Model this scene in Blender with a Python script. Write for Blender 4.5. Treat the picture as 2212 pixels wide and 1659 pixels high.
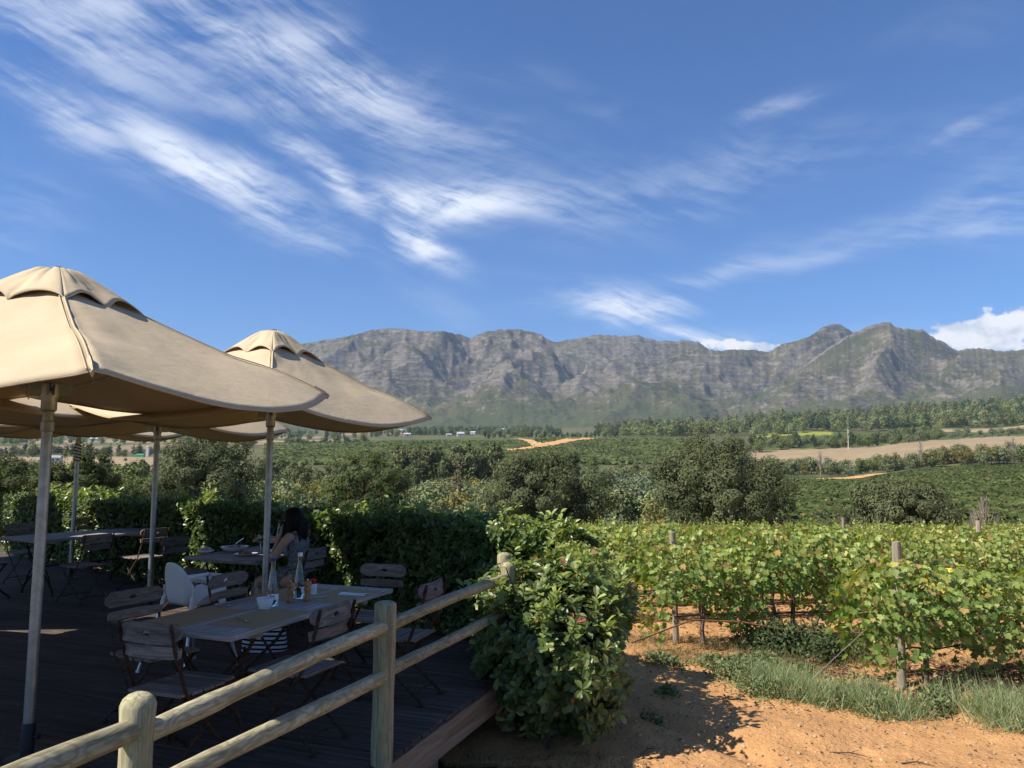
import bpy, bmesh, math, random
import numpy as np
from mathutils import Vector, Matrix, Quaternion
random.seed(11)
rng = np.random.default_rng(11)
for o in list(bpy.data.objects):
    bpy.data.objects.remove(o, do_unlink=True)
SC = bpy.context.scene
COL = SC.collection
R = math.radians

# ------------------------------------------------------------------ camera
PITCH = R(6.0)
EYE = 1.70
cam_d = bpy.data.cameras.new('camera')
cam_d.sensor_width = 36.0
cam_d.lens = 27.03
cam_d.clip_start = 0.05
cam_d.clip_end = 30000
cam = bpy.data.objects.new('camera', cam_d)
COL.objects.link(cam)
cam.location = (0, 0, EYE)
cam.rotation_euler = (R(90) + PITCH, 0, 0)
SC.camera = cam

# ------------------------------------------------------------------ view
SC.view_settings.view_transform = 'Standard'
SC.view_settings.look = 'None'
SC.view_settings.exposure = 0.72
SC.view_settings.gamma = 1.0
SC.view_settings.use_curve_mapping = False
SC.render.engine = 'CYCLES'
SC.cycles.max_bounces = 6
SC.cycles.diffuse_bounces = 3
SC.cycles.glossy_bounces = 2
SC.cycles.transmission_bounces = 5
SC.cycles.volume_bounces = 0
SC.cycles.transparent_max_bounces = 6
SC.cycles.volume_max_steps = 64

# ------------------------------------------------------------------ sun
SUN_EL = R(47)
TO_SUN = Vector((-1.0, -0.35, 0)).normalized() * math.cos(SUN_EL) + Vector((0, 0, math.sin(SUN_EL)))
sun_d = bpy.data.lights.new('sun', 'SUN')
sun_d.energy = 5.0
sun_d.angle = R(0.53)
sun_d.color = (1.0, 0.94, 0.83)
sun = bpy.data.objects.new('sun', sun_d)
COL.objects.link(sun)
sun.rotation_euler = (-TO_SUN).to_track_quat('-Z', 'Y').to_euler()


# ------------------------------------------------------------------ node helper
class NT:
    def __init__(self, tree):
        self.t = tree
        tree.nodes.clear()

    def n(self, typ, **kw):
        nd = self.t.nodes.new(typ)
        for k, v in kw.items():
            if k.startswith('i_'):
                key = k[2:]
                key = int(key) if key.isdigit() else key.replace('_', ' ')
                nd.inputs[key].default_value = v
            else:
                setattr(nd, k, v)
        return nd

    def l(self, a, b):
        self.t.links.new(a, b)

    def put(self, x, sock):
        if hasattr(x, 'is_output'):
            self.t.links.new(x, sock)
        else:
            sock.default_value = x

    def math(self, op, a, b=0.0, c=None, clamp=False):
        nd = self.t.nodes.new('ShaderNodeMath')
        nd.operation = op
        nd.use_clamp = clamp
        self.put(a, nd.inputs[0])
        self.put(b, nd.inputs[1])
        if c is not None:
            self.put(c, nd.inputs[2])
        return nd.outputs[0]

    def vmath(self, op, a, b=None):
        nd = self.t.nodes.new('ShaderNodeVectorMath')
        nd.operation = op
        self.put(a, nd.inputs[0])
        if b is not None:
            self.put(b, nd.inputs[1])
        return nd.outputs[0] if op not in ('LENGTH', 'DOT_PRODUCT') else nd.outputs['Value']

    def smooth(self, x, a, b, lo=0.0, hi=1.0):
        nd = self.t.nodes.new('ShaderNodeMapRange')
        nd.interpolation_type = 'SMOOTHSTEP'
        self.put(x, nd.inputs[0])
        nd.inputs[1].default_value = a
        nd.inputs[2].default_value = b
        nd.inputs[3].default_value = lo
        nd.inputs[4].default_value = hi
        return nd.outputs[0]

    def noise(self, vec, scale, detail=4.0, rough=0.55, dist=0.0, lac=2.0, dim='3D'):
        nd = self.t.nodes.new('ShaderNodeTexNoise')
        nd.noise_dimensions = dim
        if vec is not None:
            self.l(vec, nd.inputs['Vector'])
        nd.inputs['Scale'].default_value = scale
        nd.inputs['Detail'].default_value = detail
        nd.inputs['Roughness'].default_value = rough
        nd.inputs['Distortion'].default_value = dist
        nd.inputs['Lacunarity'].default_value = lac
        return nd.outputs[0]

    def mapping(self, vec, loc=(0, 0, 0), rot=(0, 0, 0), scale=(1, 1, 1), typ='POINT'):
        nd = self.t.nodes.new('ShaderNodeMapping')
        nd.vector_type = typ
        self.l(vec, nd.inputs[0])
        nd.inputs[1].default_value = loc
        nd.inputs[2].default_value = rot
        nd.inputs[3].default_value = scale
        return nd.outputs[0]

    def mix(self, f, a, b, blend='MIX'):
        nd = self.t.nodes.new('ShaderNodeMix')
        nd.data_type = 'RGBA'
        nd.blend_type = blend
        self.put(f, nd.inputs[0])
        for x, s in ((a, nd.inputs[6]), (b, nd.inputs[7])):
            if isinstance(x, tuple) and len(x) == 3:
                x = x + (1.0,)
            self.put(x, s)
        return nd.outputs[2]

    def ramp(self, x, stops):
        nd = self.t.nodes.new('ShaderNodeValToRGB')
        cr = nd.color_ramp
        while len(cr.elements) < len(stops):
            cr.elements.new(0.5)
        for e, (p, c) in zip(cr.elements, stops):
            e.position = p
            e.color = tuple(c) + (1.0,) if len(c) == 3 else c
        self.l(x, nd.inputs[0])
        return nd.outputs[0]


# ------------------------------------------------------------------ world: sky and clouds
def pix_dir(vx, vy):
    """direction seen at a place in the photograph (used for sky and elevation tables)"""
    a = (vx - 1106) / 1661
    b = (829.5 - vy) / 1661
    return (a, math.cos(PITCH) - b * math.sin(PITCH), math.sin(PITCH) + b * math.cos(PITCH))


def az_el(vx, vy):
    x, y, z = pix_dir(vx, vy)
    return math.atan2(x, y), math.atan2(z, math.hypot(x, y))


W = bpy.data.worlds.new('World')
SC.world = W
W.use_nodes = True
w = NT(W.node_tree)
sky = w.n('ShaderNodeTexSky')
sky.sky_type = 'NISHITA'
sky.sun_disc = False
sky.sun_elevation = SUN_EL
sky.sun_rotation = math.atan2(TO_SUN.x, TO_SUN.y)
sky.altitude = 300
sky.air_density = 1.0
sky.dust_density = 0.35
sky.ozone_density = 2.2
tc = w.n('ShaderNodeTexCoord')
sep = w.n('ShaderNodeSeparateXYZ')
w.l(tc.outputs['Generated'], sep.inputs[0])
az = w.math('ARCTAN2', sep.outputs[0], sep.outputs[1])
el = w.math('ARCSINE', sep.outputs[2])
comb = w.n('ShaderNodeCombineXYZ')
w.l(az, comb.inputs[0])
w.l(el, comb.inputs[1])
sv = comb.outputs[0]
# warped copy of the direction so that the fibres curl
def warp(src, scale, amount, detail):
    wn = w.n('ShaderNodeTexNoise', noise_dimensions='2D', i_Scale=scale, i_Detail=detail)
    w.l(src, wn.inputs['Vector'])
    nd = w.n('ShaderNodeVectorMath', operation='SCALE')
    w.l(w.vmath('SUBTRACT', wn.outputs[1], (0.5, 0.5, 0.5)), nd.inputs[0])
    nd.inputs['Scale'].default_value = amount
    return w.vmath('ADD', src, nd.outputs[0])


def ell(src, c, tilt, hl, hw):
    """distance from the middle of a tilted ellipse on the sky, 1 at its rim"""
    m = w.mapping(src, loc=(c[0], c[1], 0), rot=(0, 0, R(-tilt)), scale=(hl, hw, 1), typ='TEXTURE')
    return w.vmath('LENGTH', m)


def fibre(src, tilt, sx, sy):
    ct, st = math.cos(R(tilt)), math.sin(R(tilt))
    cb = w.n('ShaderNodeCombineXYZ')
    w.l(w.vmath('DOT_PRODUCT', src, (sx * ct, -sx * st, 0)), cb.inputs[0])
    w.l(w.vmath('DOT_PRODUCT', src, (sy * st, sy * ct, 0)), cb.inputs[1])
    return cb.outputs[0]


svw = warp(sv, 3.5, 0.085, 2.0)
svw2 = warp(warp(sv, 2.2, 0.10, 1.0), 14.0, 0.014, 2.0)
# centre x, y, half length, half width, tilt (degrees, clockwise), strength
CIRRUS = [
    (200, 90, 560, 150, 10, 0.60), (640, 140, 480, 110, 14, 0.50),
    (150, 260, 330, 75, 26, 0.72), (450, 380, 340, 85, 24, 1.0),
    (700, 405, 190, 60, 30, 0.88), (960, 440, 460, 62, 2, 0.74), (1400, 420, 700, 120, -5, 0.48),
    (1850, 520, 480, 42, -2, 0.36), (930, 535, 170, 52, 26, 0.88),
    (1350, 640, 240, 72, -3, 1.08), (1490, 708, 200, 40, 18, 0.95),
    (1600, 576, 620, 34, 0, 0.54), (1690, 240, 190, 40, -8, 0.52),
    (2150, 280, 150, 22, -18, 0.36),
]
dens = None
for (cx, cy, hl, hw, tilt, s) in CIRRUS:
    c = az_el(cx, cy)
    k = 1661.0
    ln = ell(svw, c, tilt, hl / k, hw / k)
    g = w.smooth(ln, 0.0, 1.25, s, 0.0)
    dens = g if dens is None else w.math('MAXIMUM', dens, g)
f1 = w.noise(fibre(svw2, 16, 5.0, 46.0), 1.0, 5.0, 0.68, 0.0, dim='2D')
f2 = w.noise(fibre(svw2, -10, 5.0, 17.0), 1.3, 5.0, 0.66, 0.0, dim='2D')
tex = w.math('ADD', w.math('MULTIPLY', f1, 0.60), w.math('MULTIPLY', f2, 0.45))
# thin veil that goes on all round the sky
veil = w.smooth(w.noise(fibre(svw, 0, 1.1, 3.6), 1.8, 2.0, 0.6, dim='2D'), 0.36, 0.72, 0.0, 0.40)
dd = w.math('ADD', dens, veil)
cir = w.math('MULTIPLY', w.math('POWER', dd, 1.85), w.smooth(w.math('ADD', tex, w.math('MULTIPLY', dd, 0.10)), 0.40, 0.76))
cir = w.math('MULTIPLY', cir, 1.10, clamp=True)
# low cumulus over the ridges
CUM = [(2150, 715, 150, 48, -8, 1.15), (1580, 748, 95, 20, 5, 0.95), (2420, 730, 220, 45, 0, 1.0)]
cd = None
for (cx, cy, hl, hw, tilt, s) in CUM:
    c = az_el(cx, cy)
    g = w.smooth(ell(sv, c, tilt, hl / 1661, hw / 1661), 0.0, 1.5, s, 0.0)
    cd = g if cd is None else w.math('MAXIMUM', cd, g)
cn = w.noise(fibre(sv, 0, 1.0, 1.5), 38.0, 5.0, 0.6, dim='2D')
cum = w.smooth(w.math('ADD', cd, w.math('MULTIPLY', w.math('SUBTRACT', cn, 0.5), 1.5)), 0.42, 0.72)
cshade = w.noise(fibre(sv, 2, 1.0, 1.6), 26.0, 3.0, 0.55, dim='2D')
cumcol = w.mix(w.smooth(cshade, 0.36, 0.62), (6.2, 6.7, 7.8), (9.6, 9.6, 9.7))
tint = w.mix(1.0, sky.outputs[0], (0.43, 0.80, 1.27), 'MULTIPLY')
c1 = w.mix(cir, tint, (8.0, 8.6, 9.8))
c2 = w.mix(cum, c1, cumcol)
bg = w.n('ShaderNodeBackground')
w.l(c2, bg.inputs[0])
bg.inputs[1].default_value = 0.068
W.cycles.sampling_method = 'MANUAL'
W.cycles.sample_map_resolution = 512
wo = w.n('ShaderNodeOutputWorld')
w.l(bg.outputs[0], wo.inputs[0])


# ------------------------------------------------------------------ mesh helpers
def tag(o, label=None, cat=None, group=None, kind=None):
    if label: o['label'] = label
    if cat: o['category'] = cat
    if group: o['group'] = group
    if kind: o['kind'] = kind
    return o


def empty(name, loc=(0, 0, 0), rz=0.0, parent=None):
    o = bpy.data.objects.new(name, None)
    o.empty_display_size = 0.1
    COL.objects.link(o)
    o.location = loc
    o.rotation_euler = (0, 0, rz)
    if parent: o.parent = parent
    return o


def link(name, me, parent=None):
    o = bpy.data.objects.new(name, me)
    COL.objects.link(o)
    if parent: o.parent = parent
    return o


def mesh_np(name, V, F, mats, tint=None, smooth=False, midx=None):
    """V (n,3); F (m,k) array of one polygon size; tint (m,3) colour of each face"""
    V = np.asarray(V, dtype=np.float32)
    F = np.asarray(F, dtype=np.int32)
    me = bpy.data.meshes.new(name)
    me.vertices.add(len(V))
    me.vertices.foreach_set('co', V.ravel())
    m, k = F.shape
    me.loops.add(m * k)
    me.loops.foreach_set('vertex_index', F.ravel())
    me.polygons.add(m)
    me.polygons.foreach_set('loop_start', np.arange(0, m * k, k, dtype=np.int32))
    if smooth:
        me.polygons.foreach_set('use_smooth', np.ones(m, dtype=bool))
    else:
        me.polygons.foreach_set('use_smooth', np.zeros(m, dtype=bool))
    if not isinstance(mats, (list, tuple)): mats = [mats]
    for mt in mats: me.materials.append(mt)
    if midx is not None:
        me.polygons.foreach_set('material_index', np.asarray(midx, dtype=np.int32))
    if tint is not None:
        at = me.attributes.new('tint', 'FLOAT_COLOR', 'FACE')
        c = np.ones((m, 4), dtype=np.float32)
        c[:, :3] = tint
        at.data.foreach_set('color', c.ravel())
    me.update(calc_edges=True)
    return me


class MB:
    """collects shapes that become ONE mesh"""
    def __init__(self):
        self.v = []
        self.f = []

    def add(self, vs, fs):
        b = len(self.v)
        self.v += [tuple(p) for p in vs]
        self.f += [tuple(i + b for i in f) for f in fs]
        return self

    def box(self, c, s, rot=None, bevel=0.0):
        bm = bmesh.new()
        bmesh.ops.create_cube(bm, size=1.0)
        for v in bm.verts: v.co = Vector((v.co.x * s[0], v.co.y * s[1], v.co.z * s[2]))
        if bevel > 0:
            bmesh.ops.bevel(bm, geom=bm.edges[:], offset=bevel, segments=1, affect='EDGES', profile=0.5)
        c = Vector(c)
        M = rot if rot is not None else Matrix.Identity(3)
        vs = [M @ v.co + c for v in bm.verts]
        bm.verts.index_update()
        fs = [[v.index for v in f.verts] for f in bm.faces]
        bm.free()
        return self.add(vs, fs)

    def tube(self, pts, rad, seg=8, cap=True, flat=1.0, up=None):
        pts = [Vector(p) for p in pts]
        n = len(pts)
        rads = rad if isinstance(rad, (list, tuple)) else [rad] * n
        vs, fs = [], []
        prev = None
        for i, p in enumerate(pts):
            d = (pts[min(i + 1, n - 1)] - pts[max(i - 1, 0)]).normalized()
            if prev is None:
                a = Vector(up) if up is not None else (Vector((0, 0, 1)) if abs(d.z) < 0.9 else Vector((1, 0, 0)))
            else:
                a = prev
            x = (a - d * a.dot(d))
            if x.length < 1e-6: x = d.orthogonal()
            x.normalize()
            prev = x
            y = d.cross(x)
            for k in range(seg):
                t = 2 * math.pi * k / seg
                vs.append(p + (x * math.cos(t) + y * math.sin(t) * flat) * rads[i])
        for i in range(n - 1):
            for k in range(seg):
                a, b = i * seg + k, i * seg + (k + 1) % seg
                fs.append((a, b, b + seg, a + seg))
        if cap:
            fs.append(tuple(range(seg))[::-1])
            fs.append(tuple(range((n - 1) * seg, n * seg)))
        return self.add(vs, fs)

    def lathe(self, prof, seg=16, c=(0, 0, 0)):
        vs, fs = [], []
        for (r, z) in prof:
            for k in range(seg):
                t = 2 * math.pi * k / seg
                vs.append((c[0] + r * math.cos(t), c[1] + r * math.sin(t), c[2] + z))
        for i in range(len(prof) - 1):
            for k in range(seg):
                a, b = i * seg + k, i * seg + (k + 1) % seg
                fs.append((a, b, b + seg, a + seg))
        if prof[0][0] > 1e-4: fs.append(tuple(range(seg))[::-1])
        if prof[-1][0] > 1e-4: fs.append(tuple(range((len(prof) - 1) * seg, len(prof) * seg)))
        return self.add(vs, fs)

    def mesh(self, name, mat, smooth=True, angle=35):
        me = bpy.data.meshes.new(name)
        me.from_pydata([tuple(p) for p in self.v], [], self.f)
        for m in (mat if isinstance(mat, (list, tuple)) else [mat]): me.materials.append(m)
        bm = bmesh.new()
        bm.from_mesh(me)
        bmesh.ops.recalc_face_normals(bm, faces=bm.faces[:])
        if smooth:
            lim = R(angle)
            for f in bm.faces: f.smooth = True
            for e in bm.edges:
                if len(e.link_faces) == 2 and e.calc_face_angle(0) > lim: e.smooth = False
        bm.to_mesh(me)
        bm.free()
        return me

    def build(self, name, mat, parent=None, smooth=True, angle=35):
        return link(name, self.mesh(name, mat, smooth, angle), parent)


def copy_tree(o, parent=None):
    c = o.copy()
    COL.objects.link(c)
    c.parent = parent
    for ch in o.children: copy_tree(ch, c)
    return c


def rotm(axis, deg):
    return Matrix.Rotation(R(deg), 3, axis)


# numpy value noise ------------------------------------------------
def _hash(ix, iy, seed):
    h = (ix.astype(np.int64) * 374761393 + iy.astype(np.int64) * 668265263 + seed * 974634777) & 0xFFFFFFFF
    h = ((h ^ (h >> 13)) * 1274126177) & 0xFFFFFFFF
    h = (h ^ (h >> 16)) & 0xFFFFFFFF
    return h / 4294967295.0


def vnoise(x, y, seed=0):
    xi, yi = np.floor(x), np.floor(y)
    fx, fy = x - xi, y - yi
    ux, uy = fx * fx * fx * (fx * (fx * 6 - 15) + 10), fy * fy * fy * (fy * (fy * 6 - 15) + 10)
    a, b = _hash(xi, yi, seed), _hash(xi + 1, yi, seed)
    c, d = _hash(xi, yi + 1, seed), _hash(xi + 1, yi + 1, seed)
    return (a + (b - a) * ux) * (1 - uy) + (c + (d - c) * ux) * uy


def fbm(x, y, oct=4, seed=0, gain=0.5, ridge=False):
    s, amp, tot = 0.0, 1.0, 0.0
    ca, sa = math.cos(0.6), math.sin(0.6)
    for i in range(oct):
        n = vnoise(x, y, seed + i * 17)
        if ridge: n = 1 - np.abs(2 * n - 1)
        s = s + n * amp
        tot += amp
        amp *= gain
        x, y = (ca * x - sa * y) * 2.03 + 5.1, (sa * x + ca * y) * 2.03 + 3.7
    return s / tot


def sstep(a, b, x):
    t = np.clip((x - a) / (b - a), 0, 1)
    return t * t * (3 - 2 * t)


# leaves -----------------------------------------------------------
LEAF_T = np.array([(0, 0, 0), (0.36, -0.21, 0.07), (0.74, -0.24, 0.04), (1.0, 0, -0.09), (0.74, 0.24, 0.04), (0.36, 0.21, 0.07), (0.55, 0, -0.01)], float)
LEAF_F = np.array([(0, 1, 6), (1, 2, 6), (2, 3, 6), (3, 4, 6), (4, 5, 6), (5, 0, 6)])
# lobed grape leaf
_g = [(0.0, 0.0), (0.02, -0.30), (0.18, -0.52), (0.33, -0.34), (0.55, -0.55), (0.66, -0.26), (1.0, 0.0),
      (0.66, 0.26), (0.55, 0.55), (0.33, 0.34), (0.18, 0.52), (0.02, 0.30)]
GRAPE_T = np.array([(x, y, 0.10 * abs(y) - 0.07 * x * x) for x, y in _g] + [(0.36, 0, -0.03)], float)
GRAPE_F = np.array([(i, (i + 1) % 12, 12) for i in range(12)])
CARD_T = np.array([(0, 0, 0), (0.5, -0.28, 0.06), (1, 0, 0), (0.5, 0.28, 0.06)], float)
CARD_F = np.array([(0, 1, 2, 3)])


def unit(a):
    return a / np.maximum(np.linalg.norm(a, axis=-1, keepdims=True), 1e-9)


def frames(direc, normal):
    x = unit(direc)
    z = unit(normal - x * np.sum(normal * x, axis=1, keepdims=True))
    y = np.cross(z, x)
    return x, y, z


def scatter(T, F, P, direc, normal, size):
    """one copy of the leaf template at each P, pointing along direc"""
    x, y, z = frames(direc, normal)
    s = np.asarray(size)[:, None, None]
    V = P[:, None, :] + s * (T[None, :, 0, None] * x[:, None, :] + T[None, :, 1, None] * y[:, None, :] + T[None, :, 2, None] * z[:, None, :])
    n, m = len(P), len(T)
    FF = (F[None] + (np.arange(n) * m)[:, None, None]).reshape(-1, F.shape[1])
    return V.reshape(-1, 3), FF


def pick(pal, n, r=rng, jitter=0.18):
    """pal: list of (weight, colour)"""
    wts = np.array([p[0] for p in pal], float)
    cols = np.array([p[1] for p in pal], float)
    i = r.choice(len(pal), n, p=wts / wts.sum())
    return np.clip(cols[i] * (1 + jitter * r.standard_normal((n, 1))), 0.004, 0.9)


def rand_dirs(n, r=rng):
    return unit(r.standard_normal((n, 3)))


# ------------------------------------------------------------------ materials
def new_mat(name):
    m = bpy.data.materials.new(name)
    m.use_nodes = True
    return m, NT(m.node_tree)


def principled(t, color, rough=0.6, spec=0.3, metal=0.0, bump=None, bump_strength=0.3, bump_dist=0.01):
    p = t.n('ShaderNodeBsdfPrincipled')
    t.put(color if not isinstance(color, tuple) else tuple(color[:3]) + (1.0,), p.inputs['Base Color'])
    t.put(rough, p.inputs['Roughness'])
    p.inputs['Specular IOR Level'].default_value = spec
    p.inputs['Metallic'].default_value = metal
    if bump is not None:
        b = t.n('ShaderNodeBump')
        b.inputs['Strength'].default_value = bump_strength
        b.inputs['Distance'].default_value = bump_dist
        t.l(bump, b.inputs['Height'])
        t.l(b.outputs[0], p.inputs['Normal'])
    return p


def out(t, sh):
    o = t.n('ShaderNodeOutputMaterial')
    t.l(sh, o.inputs[0])


def objc(t, scale=(1, 1, 1), which='Object'):
    tc = t.n('ShaderNodeTexCoord')
    return t.mapping(tc.outputs[which], scale=scale)


def wood_mat(name, c1, c2, c3, scale=(2, 30, 30), rough=0.75, ringy=0.0, spec=0.25):
    """weathered timber: long grain in the object's X, knots, per-piece variation"""
    m, t = new_mat(name)
    oi = t.n('ShaderNodeObjectInfo')
    tc = t.n('ShaderNodeTexCoord')
    ofs = t.n('ShaderNodeVectorMath', operation='SCALE')
    t.l(oi.outputs['Location'], ofs.inputs[0]); ofs.inputs['Scale'].default_value = 3.7
    rnd = t.n('ShaderNodeCombineXYZ')
    t.l(t.math('MULTIPLY', oi.outputs['Random'], 37.0), rnd.inputs[0])
    t.l(t.math('MULTIPLY', oi.outputs['Random'], 91.0), rnd.inputs[1])
    v0 = t.vmath('ADD', tc.outputs['Object'], rnd.outputs[0])
    v = t.mapping(v0, scale=scale)
    g = t.noise(v, 1.0, 5.0, 0.6, 1.2)
    k = t.noise(t.mapping(v0, scale=(scale[0] * 1.6, scale[1] * 0.35, scale[2] * 0.35)), 1.0, 3.0, 0.5, 0.5)
    rings = t.math('FRACT', t.math('MULTIPLY', k, 9.0))
    rg = t.smooth(t.math('ABSOLUTE', t.math('SUBTRACT', rings, 0.5)), 0.10, 0.42)
    col = t.ramp(g, [(0.30, c1), (0.5, c2), (0.68, c3)])
    col = t.mix(t.math('MULTIPLY', rg, ringy), col, tuple(0.55 * x for x in c1))
    val = t.math('ADD', 0.78, t.math('MULTIPLY', oi.outputs['Random'], 0.42))
    cv = t.n('ShaderNodeCombineColor')
    for i in range(3): t.l(val, cv.inputs[i])
    col = t.mix(1.0, col, cv.outputs[0], 'MULTIPLY')
    p = principled(t, col, rough, spec, bump=t.math('ADD', g, t.math('MULTIPLY', rg, ringy)), bump_strength=0.35, bump_dist=0.004)
    out(t, p.outputs[0])
    return m


def leaf_mat(name, rough=0.42, spec=0.4, trans=0.30, mul=1.0, vein=0.0):
    m, t = new_mat(name)
    a = t.n('ShaderNodeAttribute', attribute_name='tint')
    col = a.outputs['Color']
    if mul != 1.0: col = t.mix(1.0, col, (mul, mul, mul), 'MULTIPLY')
    p = principled(t, col, rough, spec)
    tr = t.n('ShaderNodeBsdfTranslucent')
    t.l(t.mix(1.0, col, (1.25, 1.35, 0.55), 'MULTIPLY'), tr.inputs[0])
    mx = t.n('ShaderNodeMixShader')
    mx.inputs[0].default_value = trans
    t.l(p.outputs[0], mx.inputs[1])
    t.l(tr.outputs[0], mx.inputs[2])
    out(t, mx.outputs[0])
    return m


def plain_mat(name, c, rough=0.5, spec=0.4, metal=0.0, var=0.15, scale=8.0, bump=0.0):
    m, t = new_mat(name)
    v = objc(t)
    n = t.noise(v, scale, 4.0, 0.6)
    lo = tuple(x * (1 - var) for x in c)
    hi = tuple(min(1, x * (1 + var)) for x in c)
    col = t.mix(t.smooth(n, 0.3, 0.7), lo, hi)
    p = principled(t, col, rough, spec, metal, bump=n if bump else None, bump_strength=bump, bump_dist=0.004)
    out(t, p.outputs[0])
    return m


M = {}
M['leaf'] = leaf_mat('glossy_leaf', 0.34, 0.42, 0.32)
M['vine_leaf'] = leaf_mat('vine_leaf', 0.5, 0.35, 0.36)
M['tree_leaf'] = leaf_mat('tree_leaf', 0.7, 0.08, 0.18)
M['far_leaf'] = leaf_mat('far_leaf', 0.8, 0.05, 0.10)
M['grass'] = leaf_mat('grass_blade', 0.55, 0.25, 0.35)
M['litter'] = leaf_mat('dry_litter', 0.8, 0.15, 0.10)
M['bark'] = plain_mat('bark', (0.10, 0.075, 0.055), 0.9, 0.1, var=0.45, scale=14, bump=0.6)
M['pale_bark'] = plain_mat('pale_bark', (0.34, 0.31, 0.27), 0.85, 0.1, var=0.3, scale=5)
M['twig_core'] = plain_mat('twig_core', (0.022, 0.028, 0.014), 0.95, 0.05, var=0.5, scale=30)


# ------------------------------------------------------------------ terrain heights
def tan_el(vy):
    b = (829.5 - np.asarray(vy, float)) / 1661
    return (math.sin(PITCH) + b * math.cos(PITCH)) / (math.cos(PITCH) - b * math.sin(PITCH))


GX = (np.array([-300, 0, 300, 600, 900, 1200, 1500, 1800, 2100, 2400], float) - 1106) / 1661
GR = [120, 200, 350, 450, 650, 800, 1000, 1300, 1800, 2500, 3400]
GY = [  # height of the land at each distance, as the elevation it is seen at
    [1112, 1112, 1112, 1112, 1115, 1118, 1118, 1120, 1120, 1118],
    [1068, 1066, 1066, 1068, 1072, 1068, 1075, 1085, 1070, 1060],
    [1042, 1040, 1036, 1026, 1034, 1030, 1038, 1042, 1013, 992],
    [1026, 1025, 1022, 1008, 1012, 1002, 1008, 1004, 982, 964],
    [1002, 1000, 996, 978, 978, 972, 978, 972, 950, 934],
    [988, 986, 984, 963, 957, 952, 956, 953, 939, 918],
    [972, 972, 971, 957, 949, 946, 944, 934, 920, 898],
    [962, 962, 960, 951, 945, 942, 926, 906, 888, 856],
    [950, 950, 949, 944, 940, 938, 930, 916, 900, 868],
    [940, 940, 939, 936, 932, 928, 922, 914, 900, 880],
    [930, 930, 930, 928, 925, 922, 918, 910, 900, 890],
]
GZ = np.array([EYE + tan_el(row) * r for row, r in zip(GY, GR)])
NEAR_R = [1, 10, 20, 30, 60]
NEAR_Z = [-0.45, -0.50, -1.2, -2.0, -4.6]
GRs = np.log(np.array(NEAR_R + GR, float))
GZs = np.vstack([np.full((1, len(GX)), z) for z in NEAR_Z] + [GZ])


def _cub(t):
    return t * t * (3 - 2 * t)


def height(X, Y):
    X = np.asarray(X, float)
    Y = np.asarray(Y, float)
    r = np.hypot(X, Y)
    d = np.maximum(Y, r * 0.62)
    a = np.where(Y > 0, X / np.maximum(d, 1e-6), np.sign(X) * 1.0)
    a = np.clip(a, GX[0], GX[-1] - 1e-9)
    lr = np.clip(np.log(np.maximum(d, 1.0)), GRs[0], GRs[-1] - 1e-9)
    i = np.clip(np.searchsorted(GRs, lr) - 1, 0, len(GRs) - 2)
    j = np.clip(np.searchsorted(GX, a) - 1, 0, len(GX) - 2)
    ti = (lr - GRs[i]) / (GRs[i + 1] - GRs[i])
    # interpolate in distance, not its logarithm
    e = np.exp(lr)
    ti = (e - np.exp(GRs[i])) / (np.exp(GRs[i + 1]) - np.exp(GRs[i]))
    tj = _cub((a - GX[j]) / (GX[j + 1] - GX[j]))
    z = (GZs[i, j] * (1 - tj) + GZs[i, j + 1] * tj) * (1 - ti) + (GZs[i + 1, j] * (1 - tj) + GZs[i + 1, j + 1] * tj) * ti
    # gentle unevenness
    z = z + (fbm(X / 60, Y / 60, 3, 5) - 0.5) * np.clip((r - 60) / 200, 0, 1) * 5.0
    near = np.clip(1 - r / 30, 0, 1)
    z = z + near * ((fbm(X * 0.9, Y * 0.9, 4, 9) - 0.5) * 0.20 + (fbm(X * 5, Y * 5, 4, 21, 0.6) - 0.5) * 0.06)
    # washed out gully across the dirt path
    gx = X - 1.75 - 0.42 * (Y - 6.2) * -1.35
    gl = np.exp(-((X - 1.55 + 0.62 * (Y - 6.55)) / 0.16) ** 2) * np.exp(-((Y - 6.5) / 0.75) ** 2)
    z = z - 0.10 * gl
    return z


def vx_to_a(vx):
    return (vx - 1106) / 1661


# land cover ------------------------------------------------------
C_DIRT = np.array([0.50, 0.268, 0.115])
C_GRASS = np.array([0.085, 0.092, 0.032])
C_OLIVE = np.array([0.105, 0.105, 0.050])
C_DRY = np.array([0.30, 0.225, 0.135])
C_DRY2 = np.array([0.25, 0.17, 0.11])
C_VINE = np.array([0.060, 0.078, 0.026])
C_LIME = np.array([0.30, 0.32, 0.065])


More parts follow.
